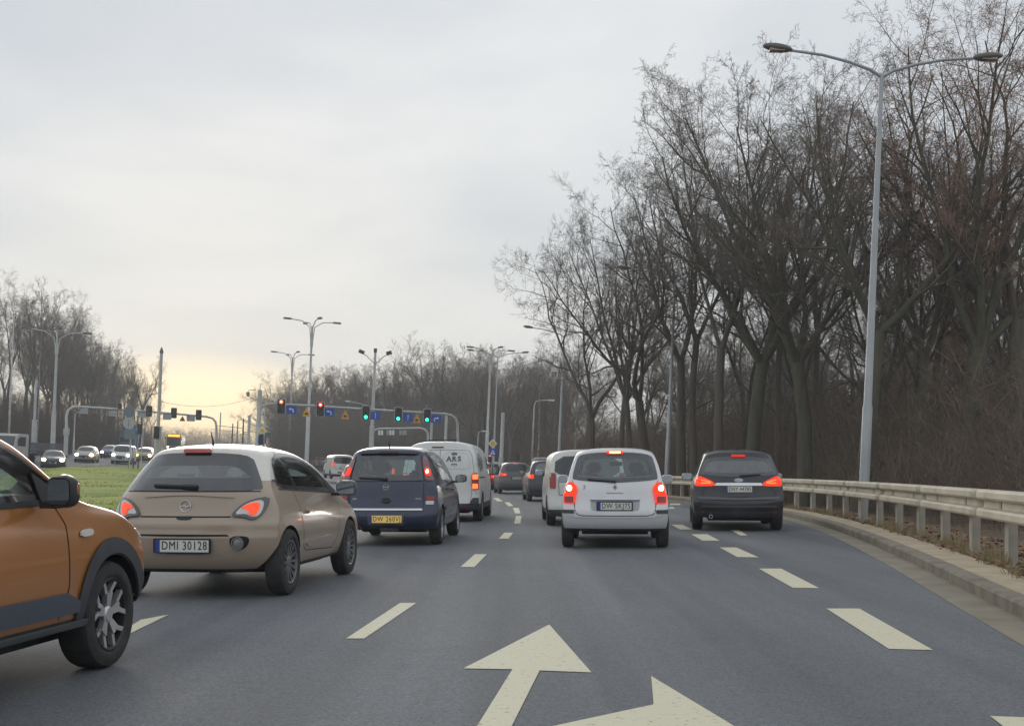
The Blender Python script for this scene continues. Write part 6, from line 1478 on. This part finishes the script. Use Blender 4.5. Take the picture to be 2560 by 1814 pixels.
def thicket(name, label, spots, n, hmin, hmax, m, seed):
    """dense brushwood: stems with side twigs"""
    r = random.Random(seed); V = []; Fc = []
    def rib(p, q, w0, w1):
        i = len(V); t = (q - p); a = t.orthogonal().normalized(); b = t.cross(a).normalized()
        for pp, w in ((p, w0), (q, w1)):
            for an in (0, 2.094, 4.189): c = pp + (a*math.cos(an) + b*math.sin(an))*w; V.append((c.x, c.y, c.z))
        for j in range(3): Fc.append((i+j, i+(j+1) % 3, i+3+(j+1) % 3, i+3+j))
    for k in range(n):
        x, y = spots(r); h = r.uniform(hmin, hmax); p = Vector((x, y, terr(x, y) - .1)); d = Vector((r.gauss(0, .22), r.gauss(0, .22), 1)).normalized(); w = .004 + .0022*h
        q = p + d*h*.5; q2 = q + (d + Vector((r.gauss(0, .25), r.gauss(0, .25), 0))).normalized()*h*.5; rib(p, q, w, w*.75); rib(q, q2, w*.75, w*.3)
        for j in range(10):
            f = r.uniform(.15, .95); s = p.lerp(q, f*2) if f < .5 else q.lerp(q2, f*2-1); a = r.uniform(0, 6.28); L = h*r.uniform(.12, .32)
            e = s + Vector((math.cos(a), math.sin(a), r.uniform(.2, 1.2))).normalized()*L; rib(s, e, w*.5, w*.25)
            e2 = s.lerp(e, .5) + Vector((r.gauss(0, 1), r.gauss(0, 1), r.uniform(0, 1)))*L*.3; rib(s.lerp(e, .5), e2, w*.35, w*.2)
    o = mesh_obj(name, V, Fc, m); tag(o, label, 'undergrowth', kind='stuff')
def sp_right(r):
    while True:
        y = r.uniform(14, 110); d = 3.5 + r.random()**1.4*34; x = edge(y) + d
        if -.12 < (x/y - .02) < .55: return x, y
def sp_center(r):
    d = r.uniform(140, 185); return atx(r.uniform(680, 1420), d), d
def sp_left(r):
    px = r.uniform(-40, 375); d = np.interp(px, [-40, 150, 300, 375], [108, 124, 165, 210]) + r.uniform(0, 25); return atx(px, d), d
BRUSH = bark('brush_brown', (.088, .067, .05), (.18, .137, .102)); BRUSHG = bark('brush_grey', (.13, .112, .095), (.20, .175, .15))
def sp_front(r):
    while True:
        y = r.uniform(16, 110); x = edge(y) + 4 + r.random()*12
        if -.12 < (x/y - .02) < .55: return x, y
def sp_deep(r):
    while True:
        y = r.uniform(34, 125); x = edge(y) + 15 + r.random()*40
        if -.12 < (x/y - .02) < .55: return x, y
def sp_gap(r): d = r.uniform(330, 420); return atx(r.uniform(370, 640), d), d
def sp_mid(r):
    while True:
        y = r.uniform(20, 110); x = edge(y) + 5.5 + r.random()*13
        if -.12 < (x/y - .02) < .55: return x, y
thicket('undergrowth', 'tangled bare saplings among the first trunks behind the guardrail', sp_mid, 5600, 1.6, 6.0, BRUSH, 9)
thicket('undergrowth', 'low tangled undergrowth just behind the guardrail', sp_front, 5200, .7, 3.0, BRUSH, 1)
thicket('undergrowth', 'taller tangled undergrowth deep in the wood behind the guardrail', sp_deep, 9000, 2.5, 7.5, BRUSH, 4)
thicket('undergrowth', 'tangled bare undergrowth of the wood beyond the junction', sp_center, 6000, 3, 10, BRUSHG, 2)
thicket('undergrowth', 'tangled bare undergrowth of the wood beyond the oncoming lanes', sp_left, 3200, 2, 7, BRUSH, 3)
thicket('far_treeline', 'low distant tree line under the yellow sky', sp_gap, 1500, 4, 10, BRUSHG, 6)
# ---------------------------------------------------------------- thin winter haze
def build_haze():
    m = bpy.data.materials.new('haze'); m.use_nodes = True; nt = m.node_tree; nt.nodes.clear()
    out = nt.nodes.new('ShaderNodeOutputMaterial'); v = nt.nodes.new('ShaderNodeVolumePrincipled'); v.inputs['Color'].default_value = (.93, .95, .98, 1); v.inputs['Density'].default_value = HAZE
    v.inputs['Anisotropy'].default_value = .25
    nt.links.new(v.outputs[0], out.inputs['Volume'])
    o = MB().box((0, 292, 13), (640, 716, 40)).build('haze', m); o['kind'] = 'stuff'; o['label'] = 'thin winter haze over the whole road'; o['category'] = 'haze'
HAZE = .0010
build_haze()
# ---------------------------------------------------------------- turn the banked-road frame into the level world
bpy.context.view_layer.update()
for o in list(scene.objects):
    if o.parent is None and o.type not in ('CAMERA', 'LIGHT'):
        o.matrix_world = G_WORLD @ o.matrix_world
